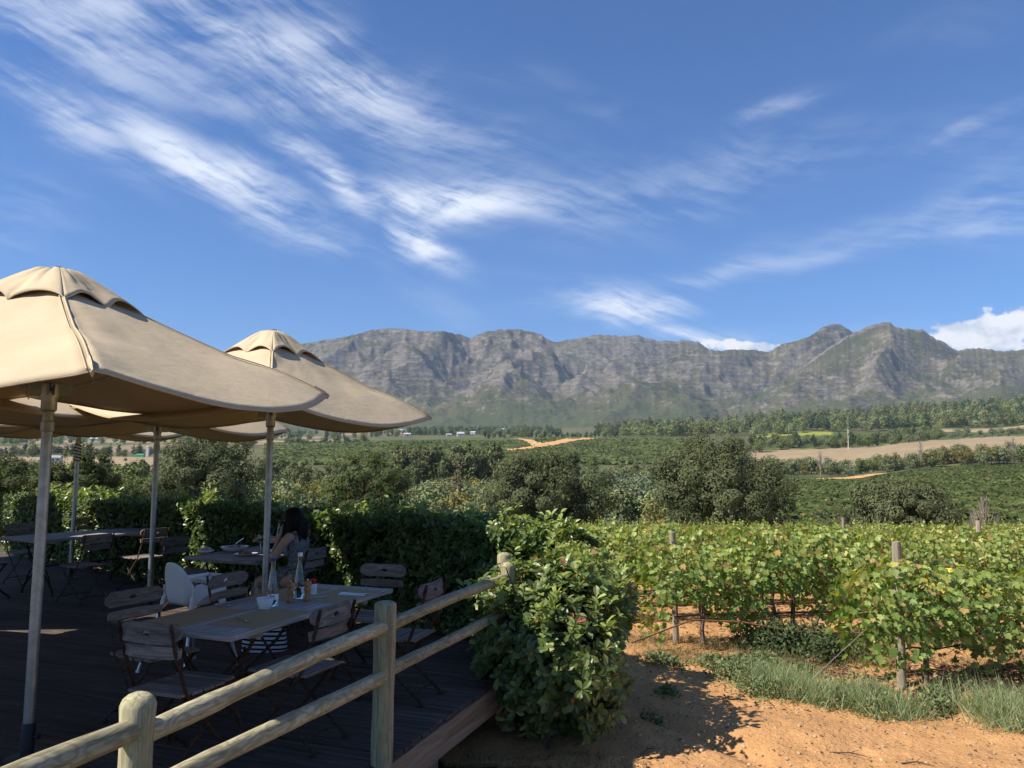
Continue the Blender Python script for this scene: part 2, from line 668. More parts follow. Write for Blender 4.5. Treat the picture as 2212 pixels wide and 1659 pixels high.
def cover(X, Y):
    r = np.hypot(X, Y)
    d = np.maximum(Y, r * 0.62)
    vx = 1106 + 1661 * X / np.maximum(d, 1e-6)
    wob = (fbm(X / np.maximum(d, 1) * 40, d / np.maximum(d, 1) * 0 + np.log(np.maximum(d, 1)) * 12, 3, 3) - 0.5)
    vxw = vx + wob * 40
    dw = d * (1 + wob * 0.06)
    c = np.empty(X.shape + (3,))
    c[:] = C_OLIVE
    n1 = fbm(X / 40, Y / 25, 4, 31)[..., None]
    c = c * (0.65 + 0.7 * n1)

    def put(mask, col, var=0.35):
        c[mask] = (col * (1 - var / 2 + var * n1))[mask]
    put((dw > 34) & (dw < 130), C_GRASS)
    put((vxw > 1600) & (dw > 100) & (dw < 372), C_VINE)
    put((vx > 1640 - (dw - 430) * 0.1) & (dw > 425) & (dw < 655), C_DRY, 0.25)
    put((vx > 1650) & (dw >= 655) & (dw < 1000), C_VINE * 1.25)
    put((vx > 1625) & (vx < 1795) & (d > 905) & (d < 1010), C_LIME * 0.8, 0.2)
    put((vx > 1990) & (d > 840) & (d < 930), C_DRY * 1.1, 0.2)
    put((vxw > 570) & (vxw < 1360) & (dw > 440) & (dw < 830), C_VINE * 1.15, 0.5)
    put((vxw > 570) & (vxw < 1500) & (dw > 830) & (dw < 1050), C_VINE * 1.3)
    put((vxw < 345) & (dw > 430) & (dw < 760), C_DRY, 0.2)
    put((vxw < 620) & (dw > 900) & (dw < 1250), C_DRY2, 0.3)
    put((vxw < 420) & (dw > 1250) & (dw < 1420), C_VINE * 1.6)
    put((vxw < 700) & (dw > 1420) & (dw < 1750), C_DRY * 0.9, 0.3)
    put((vxw > 560) & (vxw < 760) & (dw > 1050) & (dw < 1300), C_DRY2 * 1.2, 0.2)
    put((vxw > 700) & (vxw < 900) & (dw > 1900) & (dw < 2300), C_DRY2, 0.2)
    # near the terrace: bare orange soil, a little turf beside the deck
    nz = fbm(X * 0.7, Y * 0.7, 4, 41)
    near = d < 36
    c[near] = C_DIRT * 1.0
    turf = near & (X < 0.55 + (nz - 0.5) * 1.2) & (Y < 6.1 + (nz - 0.5) * 1.0) & (r < 12)
    c[turf] = np.array([0.055, 0.06, 0.022])
    back = (Y < 1.0) & (r < 60)
    c[back] = np.array([0.07, 0.075, 0.03])
    under = near & (X < -1.0)
    c[under] = np.array([0.16, 0.11, 0.06])
    return c


# one sheet, polar grid: fine where the photograph looks
ang = np.concatenate([np.linspace(-180, -48, 45)[:-1], np.linspace(-48, 48, 860), np.linspace(48, 180, 45)[1:-1]])
rad = np.concatenate([np.linspace(0.5, 4.4, 8), np.geomspace(4.5, 14, 150), np.geomspace(14.2, 3400, 330)])
AA, RR = np.meshgrid(np.radians(ang), rad, indexing='xy')
XX, YY = RR * np.sin(AA), RR * np.cos(AA)
ZZ = height(XX, YY)
CC = cover(XX, YY)
nr, na = XX.shape
V = np.stack([XX, YY, ZZ], -1).reshape(-1, 3)
V = np.vstack([V, [[0, 0, -0.45]]])
ii, jj = np.meshgrid(np.arange(nr - 1), np.arange(na), indexing='ij')
j2 = (jj + 1) % na
F = np.stack([ii * na + jj, ii * na + j2, (ii + 1) * na + j2, (ii + 1) * na + jj], -1).reshape(-1, 4)
mg, t = new_mat('ground')
at = t.n('ShaderNodeAttribute', attribute_name='tint')
tcn = t.n('ShaderNodeTexCoord')
pos = tcn.outputs['Object']
n_far = t.noise(t.mapping(pos, scale=(1, 1, 1)), 0.12, 5.0, 0.65)
n_mid = t.noise(pos, 1.7, 5.0, 0.62)
n_fine = t.noise(pos, 26.0, 4.0, 0.65)
n_speck = t.noise(pos, 60.0, 2.0, 0.5)
k = t.math('ADD', t.math('MULTIPLY', n_far, 0.5), t.math('ADD', t.math('MULTIPLY', n_mid, 0.45), t.math('MULTIPLY', n_fine, 0.40)))
kc = t.n('ShaderNodeCombineColor')
kk = t.math('ADD', 0.02, t.math('MULTIPLY', k, 1.44))
for i in range(3): t.l(kk, kc.inputs[i])
gcol = t.mix(1.0, at.outputs['Color'], kc.outputs[0], 'MULTIPLY')
gcol = t.mix(t.smooth(n_mid, 0.52, 0.72, 0.0, 0.32), gcol, (0.36, 0.20, 0.10), 'MIX') if False else gcol
gcol = t.mix(t.smooth(n_speck, 0.60, 0.70, 0.0, 0.55), gcol, (0.10, 0.06, 0.035), 'MIX')
pg = principled(t, gcol, 0.92, 0.08, bump=t.math('ADD', t.math('MULTIPLY', n_mid, 0.6), n_fine), bump_strength=0.8, bump_dist=0.035)
out(t, pg.outputs[0])
# colour of each face = mean of its corners
Cv = np.vstack([CC.reshape(-1, 3), [C_GRASS]])
me = mesh_np('ground', V, F, mg, tint=Cv[F].mean(1), smooth=True)
# close the middle
ground = link('ground', me)
tag(ground, kind='structure')
cap = MB()
cap.add([(0.5 * math.sin(R(a)), 0.5 * math.cos(R(a)), float(height(np.array(0.5 * math.sin(R(a))), np.array(0.5 * math.cos(R(a)))))) for a in range(0, 360, 10)], [tuple(range(36))])
M['turf_soil'] = plain_mat('turf_soil', (0.07, 0.075, 0.03), 0.95, 0.05, var=0.4, scale=12)
tag(cap.build('path', M['turf_soil']), kind='structure')


# ------------------------------------------------------------------ mountains
def mountain(name, prof, y_foot, y_ridge, x0, x1, ncol, nrow, seed, spur, mat, lean=0.16, back=0.35):
    px = np.array([p[0] for p in prof], float)
    py = np.array([p[1] for p in prof], float)
    vx = np.linspace(x0, x1, ncol)
    te = tan_el(np.interp(vx, px, py))
    jag = (fbm(vx / 9.0, vx * 0 + 1.3, 5, seed + 3, 0.6) - 0.5) * 0.0040
    te = te + jag
    a = vx_to_a(vx)
    tt = np.concatenate([np.linspace(0, 1, nrow), np.linspace(1, 1 + back, 24)[1:]])
    A, T = np.meshgrid(a, tt, indexing='xy')
    VX = np.broadcast_to(vx, A.shape)
    yf = np.interp(vx, [x0, x1], [y_foot, y_foot])
    Yd = y_foot + T * (y_ridge - y_foot)
    X = A * Yd
    # spurs: push the slope forwards and back
    u = VX / 1661.0
    warp_ = (fbm(u * 4, T * 1.6, 3, seed + 50) - 0.5) * 0.20
    us = u + lean * (1 - T) + warp_
    sp = fbm(us * spur, T * 0.7 + 4.0, 2, seed + 7, 0.45, ridge=True)
    sp2 = fbm((us + 0.03 * T) * spur * 2.7, T * 1.6, 3, seed + 91, 0.5, ridge=True)
    env = np.clip(T * 1.6, 0, 1) ** 0.8 * np.clip((1.03 - T) * 4.0, 0, 1) ** 0.8
    iso = fbm(X / 620.0 + 9.1, Yd / 480.0, 5, seed + 5, 0.5, ridge=True)
    Teff = T + ((sp - 0.55) * 0.46 + (sp2 - 0.6) * 0.06 + (iso - 0.62) * 0.36) * env
    Tc = np.clip(Teff, 0, 1)
    H = np.interp(Tc, [0, .16, .34, .46, .56, .66, .76, .86, 1.0], [0, .08, .24, .37, .50, .64, .77, .89, 1.0])
    # benches and cliffs
    q = H * 9.0 + (fbm(u * 7, T * 3, 3, seed + 33) - 0.5) * 5.0
    fr = q - np.floor(q)
    cl = sstep(0.42, 0.62, fbm(u * 11 + 3, T * 5, 3, seed + 61))
    H = H + (sstep(0.2, 0.8, fr) - fr) / 9.0 * 0.6 * cl * sstep(0.22, 0.45, H) * np.clip((1.0 - H) * 6, 0, 1)
    det = (fbm(u * 45, T * 16, 5, seed + 13, 0.58) - 0.5) * 0.048 + (fbm(u * 90, T * 22, 4, seed + 19, 0.55, True) - 0.6) * 0.009
    H = H + det * np.clip(H * 3, 0, 1) * np.clip((1.0 - T) * 8, 0, 1)
    zr = te[None, :] * y_ridge
    zf = EYE + tan_el(np.full_like(vx, 938.0))[None, :] * y_foot - 30
    z = zf + (np.maximum(zr, zf + 5) - zf) * H
    lim = EYE + te[None, :] * Yd      # nothing in front rises over the ridge line
    z = np.where(T < 1, np.minimum(z, lim - (1 - T) * 4), z)
    z = np.where(T >= 1, zr - (T - 1) * y_ridge * 0.18 + det * 300, z)
    nr, nc = z.shape
    V = np.stack([X, Yd, z], -1).reshape(-1, 3)
    i, j = np.meshgrid(np.arange(nr - 1), np.arange(nc - 1), indexing='ij')
    F = np.stack([i * nc + j, i * nc + j + 1, (i + 1) * nc + j + 1, (i + 1) * nc + j], -1).reshape(-1, 4)
    return tag(link(name, mesh_np(name, V, F, mat, smooth=True)), kind='structure')


mm, t = new_mat('mountain_rock')
geo = t.n('ShaderNodeNewGeometry')
tcn = t.n('ShaderNodeTexCoord')
pos = tcn.outputs['Object']
sepn = t.n('ShaderNodeSeparateXYZ'); t.l(geo.outputs['True Normal'], sepn.inputs[0])
sepp = t.n('ShaderNodeSeparateXYZ'); t.l(pos, sepp.inputs[0])
nb = t.noise(pos, 0.0045, 6.0, 0.62)
nf = t.noise(t.mapping(pos, scale=(1, 1, 2.2)), 0.028, 6.0, 0.68)
strat = t.noise(t.mapping(pos, scale=(0.15, 0.15, 3.2)), 0.02, 4.0, 0.6, 0.4)
steep = t.math('SUBTRACT', 1.0, sepn.outputs[2])
rk = t.math('ADD', t.math('MULTIPLY', steep, 1.15), t.math('ADD', t.math('MULTIPLY', t.math('SUBTRACT', nf, 0.5), 1.5), t.math('MULTIPLY', t.math('SUBTRACT', nb, 0.5), 0.7)))
rk = t.math('ADD', rk, t.math('MULTIPLY', t.smooth(sepp.outputs[2], 150.0, 700.0), 0.14))
rockm = t.smooth(rk, 0.34, 0.70)
rock = t.ramp(t.math('ADD', t.math('MULTIPLY', nf, 0.6), t.math('MULTIPLY', strat, 0.4)), [(0.30, (0.060, 0.055, 0.051)), (0.5, (0.134, 0.117, 0.099)), (0.68, (0.25, 0.212, 0.172))])
veg = t.ramp(nb, [(0.32, (0.044, 0.050, 0.022)), (0.52, (0.078, 0.072, 0.036)), (0.70, (0.118, 0.092, 0.052))])
low = t.smooth(t.math('ADD', sepp.outputs[2], t.math('MULTIPLY', nb, 260.0)), 560.0, 300.0)
veg = t.mix(t.math('MULTIPLY', low, 0.65), veg, (0.062, 0.078, 0.030))
mcol = t.mix(rockm, veg, rock)
pm = principled(t, mcol, 0.95, 0.05, bump=t.math('ADD', nf, t.math('MULTIPLY', strat, 0.6)), bump_strength=0.9, bump_dist=13.0)
out(t, pm.outputs[0])

RANGE = [(-700, 915), (0, 912), (150, 900), (300, 880), (420, 845), (500, 800), (580, 765), (640, 745), (690, 735), (740, 728), (790, 715), (830, 708), (870, 710),
         (905, 716), (960, 716), (1000, 725), (1015, 730), (1050, 716), (1085, 711), (1125, 712), (1165, 720), (1195, 738), (1230, 734),
         (1290, 722), (1345, 726), (1380, 723), (1430, 737), (1490, 735), (1515, 738), (1535, 755), (1560, 757), (1600, 754), (1665, 760), (1694, 745), (1757, 727),
         (1787, 706), (1811, 700), (1825, 700), (1853, 718), (1900, 760), (2000, 800), (2200, 800), (2700, 830), (3200, 880)]
PEAK = [(1380, 1010), (1480, 930), (1560, 888), (1620, 858), (1694, 818), (1757, 778), (1811, 742), (1840, 724), (1862, 716), (1895, 701), (1933, 696), (1947, 705), (1987, 712), (2005, 712),
        (2022, 725), (2045, 736), (2078, 757), (2104, 753), (2139, 753), (2172, 757), (2212, 756), (2300, 748), (2450, 770), (2700, 820), (3000, 880)]
mountain('mountain_range', RANGE, 2700, 5400, -700, 3200, 1500, 300, 4, 3.1, mm, 0.30)
mountain('mountain_peak', PEAK, 2400, 3900, 1380, 3000, 820, 300, 27, 4.5, mm, 0.02)


# ------------------------------------------------------------------ farm tracks
M['track'] = plain_mat('track_soil', (0.50, 0.29, 0.13), 0.95, 0.05, var=0.3, scale=0.3)


def track(pts, width, lift=0.35):
    """pts: (vx, distance) of the middle line"""
    P = []
    for (vx, d) in pts: P.append(Vector((vx_to_a(vx) * d, d, 0)))
    fine = []
    for p, q in zip(P[:-1], P[1:]):
        for k in range(14): fine.append(p.lerp(q, k / 14))
    fine.append(P[-1])
    vs = []
    for i, p in enumerate(fine):
        dd = (fine[min(i + 1, len(fine) - 1)] - fine[max(i - 1, 0)]).normalized()
        nrm = Vector((-dd.y, dd.x, 0))
        wd = width * (0.75 + 0.5 * random.random())
        for s in (-1, -.33, .33, 1):
            q = p + nrm * s * wd / 2
            vs.append((q.x, q.y, float(height(np.array(q.x), np.array(q.y))) + lift))
    fs = [(i * 4 + k, i * 4 + k + 1, i * 4 + 5 + k, i * 4 + 4 + k) for i in range(len(fine) - 1) for k in range(3)]
    return tag(MB().add(vs, fs).build('dirt_track', M['track']), kind='structure')


track([(1650, 332), (1720, 341), (1780, 350), (1830, 353), (1900, 362)], 8, 0.7)
track([(1118, 960), (1128, 900), (1142, 800), (1165, 700)], 9, 1.3)
track([(1165, 700), (1200, 735), (1240, 790), (1300, 850), (1350, 860)], 42, 1.3)
track([(1100, 640), (1135, 665), (1165, 700)], 26, 1.3)
track([(590, 470), (700, 466), (780, 472)], 8, 0.6)
track([(2130, 860), (2180, 845), (2260, 830)], 22, 0.9)
track([(1330, 150), (1370, 146), (1420, 150)], 9, 0.3)
track([(1660, 428), (1800, 432)], 5, 0.6)


# ------------------------------------------------------------------ trees
PAL_OAK = [(5, (0.103, 0.130, 0.046)), (3, (0.157, 0.185, 0.062)), (2, (0.230, 0.240, 0.094)), (1, (0.066, 0.088, 0.037))]
PAL_OLIVE = [(4, (0.124, 0.148, 0.064)), (3, (0.191, 0.210, 0.100)), (2, (0.270, 0.280, 0.150)), (1, (0.080, 0.100, 0.049))]
PAL_GUM = [(4, (0.100, 0.120, 0.054)), (3, (0.157, 0.168, 0.076)), (2, (0.234, 0.219, 0.100)), (1, (0.066, 0.085, 0.045))]
PAL_GREY = [(4, (0.123, 0.152, 0.087)), (3, (0.174, 0.203, 0.123)), (1, (0.087, 0.109, 0.058))]
PAL_GOLD = [(4, (0.174, 0.152, 0.046)), (3, (0.123, 0.123, 0.041)), (2, (0.246, 0.189, 0.058))]
PAL_PINE = [(4, (0.038, 0.064, 0.035)), (3, (0.058, 0.087, 0.043)), (1, (0.087, 0.109, 0.051))]


def crown_points(r, rx, ry, rz, zc, nclump, per, cr, low=-0.55, fill=0.45):
    d = rand_dirs(nclump * 3, r)
    d = d[d[:, 2] > low][:nclump]
    n = len(d)
    k = (fill + (1 - fill) * r.random(n) ** 0.5) * (0.82 + 0.30 * r.random(n))
    c = d * k[:, None] * np.array([rx, ry, rz]) + np.array([0, 0, zc])
    crs = cr * (0.6 + 0.8 * r.random(n))
    ld = rand_dirs(n * per, r)
    rep = np.repeat(np.arange(n), per)
    rr = crs[rep] * (0.45 + 0.55 * r.random(n * per) ** 0.4)
    P = c[rep] + ld * rr[:, None] * np.array([1.0, 1.0, 0.78])
    out_ = unit(P - np.array([0, 0, zc - rz * 0.3]))
    nrm = unit(ld * 1.0 + out_ * 0.35 + 0.28 * rand_dirs(n * per, r) + np.array([0, 0, 0.12]))
    return P, nrm, rep, c


def crown_mesh(r, P, nrm, rep, pal, size, mat, aspect=1.0, gain=1.0):
    n = len(P)
    direc = unit(np.cross(nrm, rand_dirs(n, r)))
    direc[:, 2] -= 0.25
    sz = size * (0.6 + 0.8 * r.random(n))
    T = CARD_T * np.array([1, aspect, 1]) - np.array([0.5, 0, 0])
    V, F = scatter(T, CARD_F, P, direc, nrm, sz)
    cl = 0.80 + 0.40 * r.random(rep.max() + 1)
    tint = pick(pal, n, r, 0.08)
    tint = (tint * 0.5 + tint.mean(0) * 0.5) * cl[rep][:, None] * gain
    return V, F, tint


def trunk_shape(mb, r, h, rad, lean=0.04, limbs=6, reach=1.5, top=0.6):
    pts, rads = [], []
    x = y = 0.0
    for k in range(6):
        f = k / 5
        pts.append((x, y, -0.4 + f * (h * top + 0.4)))
        rads.append(rad * (1.25 - 0.75 * f) if k else rad * 1.5)
        x += r.normal() * lean * h * 0.2
        y += r.normal() * lean * h * 0.2
    mb.tube(pts, rads, 7)
    for k in range(limbs):
        f = 0.35 + 0.6 * r.random()
        i = min(4, int(f * 5))
        b = Vector(pts[i])
        a = r.random() * 6.283
        L = reach * (0.6 + 0.6 * r.random())
        e = b + Vector((math.cos(a) * L, math.sin(a) * L, L * (0.5 + 0.7 * r.random())))
        m = b.lerp(e, 0.5) + Vector((r.normal() * 0.1 * L, r.normal() * 0.1 * L, 0.1 * L))
        mb.tube([b, m, e], [rad * 0.5, rad * 0.32, rad * 0.10], 5)
    return mb


def big_tree(name, label, vx, d, top_vy, width, pal, seed, leaf=0.15, clumps=150, per=210, low=-0.97, group=None, cat='tree', depth=0.9, squat=1.0):
    r = np.random.default_rng(seed)
    x = vx_to_a(vx) * d
    g = float(height(np.array(x), np.array(d)))
    top = EYE + float(tan_el(top_vy)) * d
    h = top - g
    e = empty(name, (x, d, g))
    rx = width / 2
    rz = min(h * 0.5, h * 0.5 * squat)
    zc = h - rz
    mb = trunk_shape(MB(), r, h, 0.028 * h, limbs=9, reach=rx * 0.7, top=0.75)
    mb.build('trunk', M['bark'], e)
    Ps, Ns, Rs, base_i = [], [], [], 0
    nl = 7
    for q_ in range(nl):
        if q_ == 0:
            lc = np.array([0, 0, zc * 0.92]); lr = 0.86
        else:
            a_ = q_ * 6.283 / (nl - 1) + r.normal() * 0.35
            lc = np.array([math.cos(a_) * rx * 0.50, math.sin(a_) * rx * depth * 0.50, zc + rz * (0.42 * r.random() - 0.32)])
            lr = 0.50 + 0.16 * r.random()
        Pq, Nq, Rq, c = crown_points(r, rx * lr, rx * depth * lr, rz * lr * 1.05, 0.0, int(clumps * (0.22 if q_ == 0 else 0.10)), int(per * 1.5), rx * 0.19, low, 0.72)
        Pq = Pq + lc
        Nq = unit(Nq + 0.35 * unit(Pq - np.array([0, 0, zc - rz * 0.4])))
        Ps.append(Pq); Ns.append(Nq); Rs.append(Rq + base_i); base_i += Rq.max() + 1
    P, nrm, rep = np.vstack(Ps), np.vstack(Ns), np.concatenate(Rs)
    P[:, 2] = (P[:, 2] - 0.0) * (h / np.percentile(P[:, 2], 99.6))
    P[:, 0] *= rx / np.percentile(np.abs(P[:, 0]), 98.5)
    kp = P[:, 2] > 0.1
    P, nrm, rep = P[kp], nrm[kp], rep[kp]
    V, F, tint = crown_mesh(r, P, nrm, rep, pal, leaf, M['tree_leaf'], 0.8, 0.66)
    # sprays that break the outline
    ns = 90
    dd = rand_dirs(ns * 2, r); dd = dd[dd[:, 2] > -0.1][:ns]
    base = dd * np.array([rx, rx * depth, rz]) * (0.86 + 0.16 * r.random((len(dd), 1))) + np.array([0, 0, zc])
    q = np.repeat(np.arange(len(dd)), 14)
    f = r.random(len(q))
    sp = unit(dd + np.array([0, 0, 0.7]) + 0.4 * rand_dirs(len(dd), r))
    P2 = base[q] + sp[q] * (f * rx * 0.20)[:, None] + 0.05 * r.standard_normal((len(q), 3))
    V2, F2, t2 = crown_mesh(r, P2, unit(rand_dirs(len(q), r) + dd[q]), q, pal, leaf * 1.0, M['tree_leaf'], 0.7)
    me = mesh_np('crown', np.vstack([V, V2]), np.vstack([F, F2 + len(V)]), M['tree_leaf'], np.vstack([tint, t2 * 0.8]))
    link('crown', me, e)
    return tag(e, label, cat, group)


big_tree('oak_tree', 'rounded dark green tree behind the hedge at the left edge of the photo', 50, 44, 988, 5.6, PAL_OAK, 101)
big_tree('oak_tree', 'dark bushy tree behind the far left end of the hedge, beside the brown field', 175, 43, 978, 4.4, PAL_OAK, 102)
big_tree('oak_tree', 'tall grey green tree framed between two umbrella poles above the hedge', 448, 40, 935, 5.6, PAL_OLIVE, 103, clumps=180)
big_tree('oak_tree', 'dark spreading tree behind the seated person, lower than its neighbours', 785, 48, 984, 5.6, PAL_OAK, 104)
big_tree('oak_tree', 'broad olive green tree in the middle, left of the largest tree', 1180, 45, 978, 7.0, PAL_OLIVE, 105, clumps=210, squat=1.1)
big_tree('oak_tree', 'largest dense dark tree with feathery top behind the vine rows', 1540, 42, 945, 7.0, PAL_OLIVE, 106, clumps=230, squat=1.15, leaf=0.15)
big_tree('leafy_bush', 'low rounded bush in front of the green vineyard slope at right', 1950, 40, 1040, 5.0, PAL_OLIVE, 107, clumps=130, low=-0.8, cat='bush', squat=1.2)
big_tree('leafy_bush', 'small bush at the left foot of the rounded vineyard bush', 1800, 60, 1095, 4.0, PAL_OLIVE, 108, clumps=50, per=100, low=-0.6, cat='bush')
big_tree('leafy_bush', 'low shrub between the dark tree and the tall grey green tree', 300, 52, 1035, 5.5, PAL_OAK, 111, clumps=80, per=140, cat='bush')


# -------- small trees: a few meshes per kind, one object per tree
def small_tree_mesh(name, r, h, rx, rz, zc, pal, clumps, per, leaf, trunk_r, bark, low=-0.95, cr=0.40, aspect=1.0):
    mb = trunk_shape(MB(), r, h, trunk_r, limbs=3, reach=rx * 0.5, top=0.8)
    tv = np.array(mb.v)
    tri = []
    for f in mb.f:
        for k in range(1, len(f) - 1): tri.append((f[0], f[k], f[k + 1], f[k + 1]))
    P, nrm, rep, c = crown_points(r, rx * 0.8, rx * 0.8, rz * 0.85, zc, clumps, per, rx * cr, low)
    V, F, tint = crown_mesh(r, P, nrm, rep, pal, leaf, None, aspect)
    return tv, [f for f in mb.f], V, F, tint


def finish_small(name, parts, bark):
    tv, tf, V, F, tint = parts
    tf4 = np.array([f if len(f) == 4 else (f[0], f[1], f[2], f[2]) for f in tf if len(f) == 4])
    VV = np.vstack([tv, V])
    FF = np.vstack([tf4, F + len(tv)])
    tt = np.vstack([np.full((len(tf4), 3), 0.1), tint])
    mi = np.concatenate([np.zeros(len(tf4), int), np.ones(len(F), int)])
    return mesh_np(name, VV, FF, [bark, M['far_leaf']], tt, midx=mi)


KINDS = {}
spec = {  # h, rx, rz, zc, palette, clumps, per, leaf, trunk
    'gum_tree': (12.0, 2.6, 5.4, 6.4, PAL_GUM, 46, 34, 0.62, 0.22, M['pale_bark']),
    'olive_tree': (8.0, 3.8, 4.0, 3.9, PAL_OLIVE, 44, 34, 0.62, 0.20, M['bark']),
    'grey_bush': (4.0, 3.0, 2.2, 1.6, PAL_GREY, 34, 34, 0.42, 0.10, M['bark']),
    'golden_tree': (7.0, 2.8, 3.6, 3.3, PAL_GOLD, 34, 34, 0.50, 0.15, M['bark']),
    'pine_tree': (12.0, 2.6, 6.0, 5.8, PAL_PINE, 44, 34, 0.60, 0.20, M['bark']),
    'round_tree': (9.0, 4.6, 4.4, 4.4, PAL_OAK, 46, 34, 0.72, 0.24, M['bark']),
}
RAW = {}
for kn, (h, rx, rz, zc, pal, nc, per, lf, tr, bark) in spec.items():
    KINDS[kn] = []
    RAW[kn] = []
    for s in range(3):
        r = np.random.default_rng(500 + s * 7 + len(kn))
        parts = small_tree_mesh(kn, r, h, rx * (0.85 + 0.3 * r.random()), rz, zc, pal, nc, per, lf, tr, bark)
        RAW[kn].append(parts)
        KINDS[kn].append(finish_small(kn, parts, bark))


def plant_tree(kind, vx, d, label, group, s=1.0, sz=None, r=rng):
    x = vx_to_a(vx) * d
    o = link(kind, KINDS[kind][r.integers(3)])
    o.location = (x, d, float(height(np.array(x), np.array(d))))
    o.rotation_euler = (0, 0, r.random() * 6.28)
    k = s * (0.8 + 0.4 * r.random())
    o.scale = (k, k, k * (sz or 1.0) * (0.9 + 0.25 * r.random()))
    return tag(o, label, 'bush' if 'bush' in kind else 'tree', group)


def belt(n, kinds, vx0, vx1, d0, d1, label, group, s=1.0, sz=1.0, seed=1):
    r = np.random.default_rng(seed)
    for k in range(n):
        vx = vx0 + (vx1 - vx0) * (k + r.random()) / n
        plant_tree(kinds[r.integers(len(kinds))], vx, d0 + (d1 - d0) * r.random(), label, group, s, sz, r)


belt(64, ['gum_tree', 'gum_tree', 'olive_tree'], 560, 900, 170, 250, 'feathery gum tree in the slope wood left of the dark gum stand', 'gum wood below the middle vineyard', 0.62, 1.0, 1)
belt(34, ['gum_tree'], 860, 1075, 205, 250, 'tall dark gum tree in the stand left of the broad olive tree', 'dark gum stand', 0.85, 1.1, 2)
belt(40, ['grey_bush'], 1230, 1420, 150, 215, 'grey green bush in the hollow between the two big trees', 'grey bushes in the hollow', 1.35, 1.0, 3)
belt(54, ['olive_tree', 'gum_tree', 'golden_tree'], 1150, 1480, 270, 340, 'small tree in the brown green thicket below the forked track', 'thicket below the forked track', 0.62, 1.0, 4)
belt(24, ['olive_tree', 'grey_bush'], 1330, 1500, 220, 270, 'tree in the gap just left of the largest dense tree', 'trees left of the largest tree', 0.8, 1.0, 41)
belt(74, ['olive_tree', 'olive_tree', 'grey_bush', 'golden_tree', 'round_tree'], 1640, 2290, 372, 415, 'tree in the belt between green vineyard and dry field', 'tree belt below the dry field', 0.95, 1.0, 5)
belt(16, ['golden_tree', 'olive_tree'], 1900, 2160, 370, 385, 'yellowish tree at the upper edge of the green vineyard slope', 'yellowing trees along the vineyard edge', 0.95, 1.1, 51)
belt(80, ['olive_tree', 'pine_tree', 'round_tree', 'grey_bush', 'round_tree'], 1590, 2030, 640, 760, 'tree in the scattered wood above the dry field', 'wood above the dry field', 1.05, 1.0, 6)
belt(30, ['grey_bush', 'olive_tree'], 2000, 2280, 700, 800, 'low bush on the slope above the dry field at right', 'bushes above the dry field', 1.1, 0.8, 61)
belt(60, ['round_tree', 'olive_tree', 'pine_tree'], -60, 560, 745, 860, 'tree in the line behind the brown field at left', 'tree line behind the brown field', 1.1, 1.0, 7)
belt(30, ['round_tree', 'olive_tree'], -60, 330, 130, 210, 'tree in the dip in front of the brown field', 'trees in the dip at left', 0.9, 0.9, 71)
belt(14, ['gum_tree', 'pine_tree'], 210, 340, 230, 260, 'small conifer at the near edge of the brown field', 'conifers edging the brown field', 0.6, 1.0, 72)
belt(26, ['round_tree', 'grey_bush'], 620, 800, 860, 920, 'tree in the grey clump behind the middle vineyard', 'grey clump behind the middle vineyard', 1.0, 0.9, 8)
belt(36, ['round_tree', 'olive_tree', 'pine_tree'], 1040, 1330, 990, 1060, 'tree in the line along the top of the middle vineyard', 'tree line above the middle vineyard', 0.9, 0.9, 9)


# -------- woods that read as one mass
def wood(name, label, n, kinds, region, seed, s=1.0, cat='wood'):
    """region(r) -> (vx, d)"""
    r = np.random.default_rng(seed)
    Vs, Fs, Ts, off = [], [], [], 0
    pos = np.array([region(r) for _ in range(n)])
    xs = vx_to_a(pos[:, 0]) * pos[:, 1]
    zs = height(xs, pos[:, 1])
    for k in range(n):
        kn = kinds[r.integers(len(kinds))]
        tv, tf, V, F, tint = RAW[kn][r.integers(3)]
        sub = r.random(len(F)) < 0.36
        a = r.random() * 6.283
        sc = s * (0.75 + 0.5 * r.random())
        ca, sa = math.cos(a) * sc, math.sin(a) * sc
        V4 = V.reshape(-1, 4, 3)[sub]
        ctr = V4.mean(1, keepdims=True)
        V4 = ctr + (V4 - ctr) * 1.25
        x, y, z = V4[..., 0], V4[..., 1], V4[..., 2]
        P = np.stack([ca * x - sa * y + xs[k], sa * x + ca * y + pos[k, 1], z * sc + zs[k]], -1).reshape(-1, 3)
        m = len(P)
        Vs.append(P); Fs.append(np.arange(m).reshape(-1, 4) + off); off += m
        Ts.append(tint[sub] * 1.25 * (0.7 + 0.6 * r.random()))
    me = mesh_np(name, np.vstack(Vs), np.vstack(Fs), M['far_leaf'], np.vstack(Ts))
    return tag(link(name, me), label, cat, kind='stuff')


def reg_hill(r):
    vx = 1290 + 1010 * r.random() ** 0.8
    lo = np.interp(vx, [1290, 1500, 1800, 2000, 2300], [1000, 960, 1010, 960, 960])
    return vx, lo + (1330 - lo) * r.random()


wood('hill_wood', 'dense wood covering the low hill in front of the right peak', 1000, ['round_tree', 'olive_tree', 'gum_tree', 'pine_tree', 'gum_tree'], reg_hill, 21, 1.75)
wood('valley_wood', 'distant blue green wood at the foot of the mountains', 520, ['round_tree', 'pine_tree'], lambda r: (880 + 330 * r.random(), 1500 + 900 * r.random()), 22, 1.5)
wood('valley_wood', 'distant wood and thickets in the left valley', 520, ['round_tree', 'pine_tree'], lambda r: (-120 + 1000 * r.random(), [1300, 1800, 2050, 2300][r.integers(4)] + 140 * r.random()), 23, 1.4)
wood('hill_wood', 'trees on the skyline of the low hill at right', 90, ['round_tree', 'pine_tree'], lambda r: (1760 + 520 * r.random(), 1290 + 60 * r.random()), 24, 1.6)

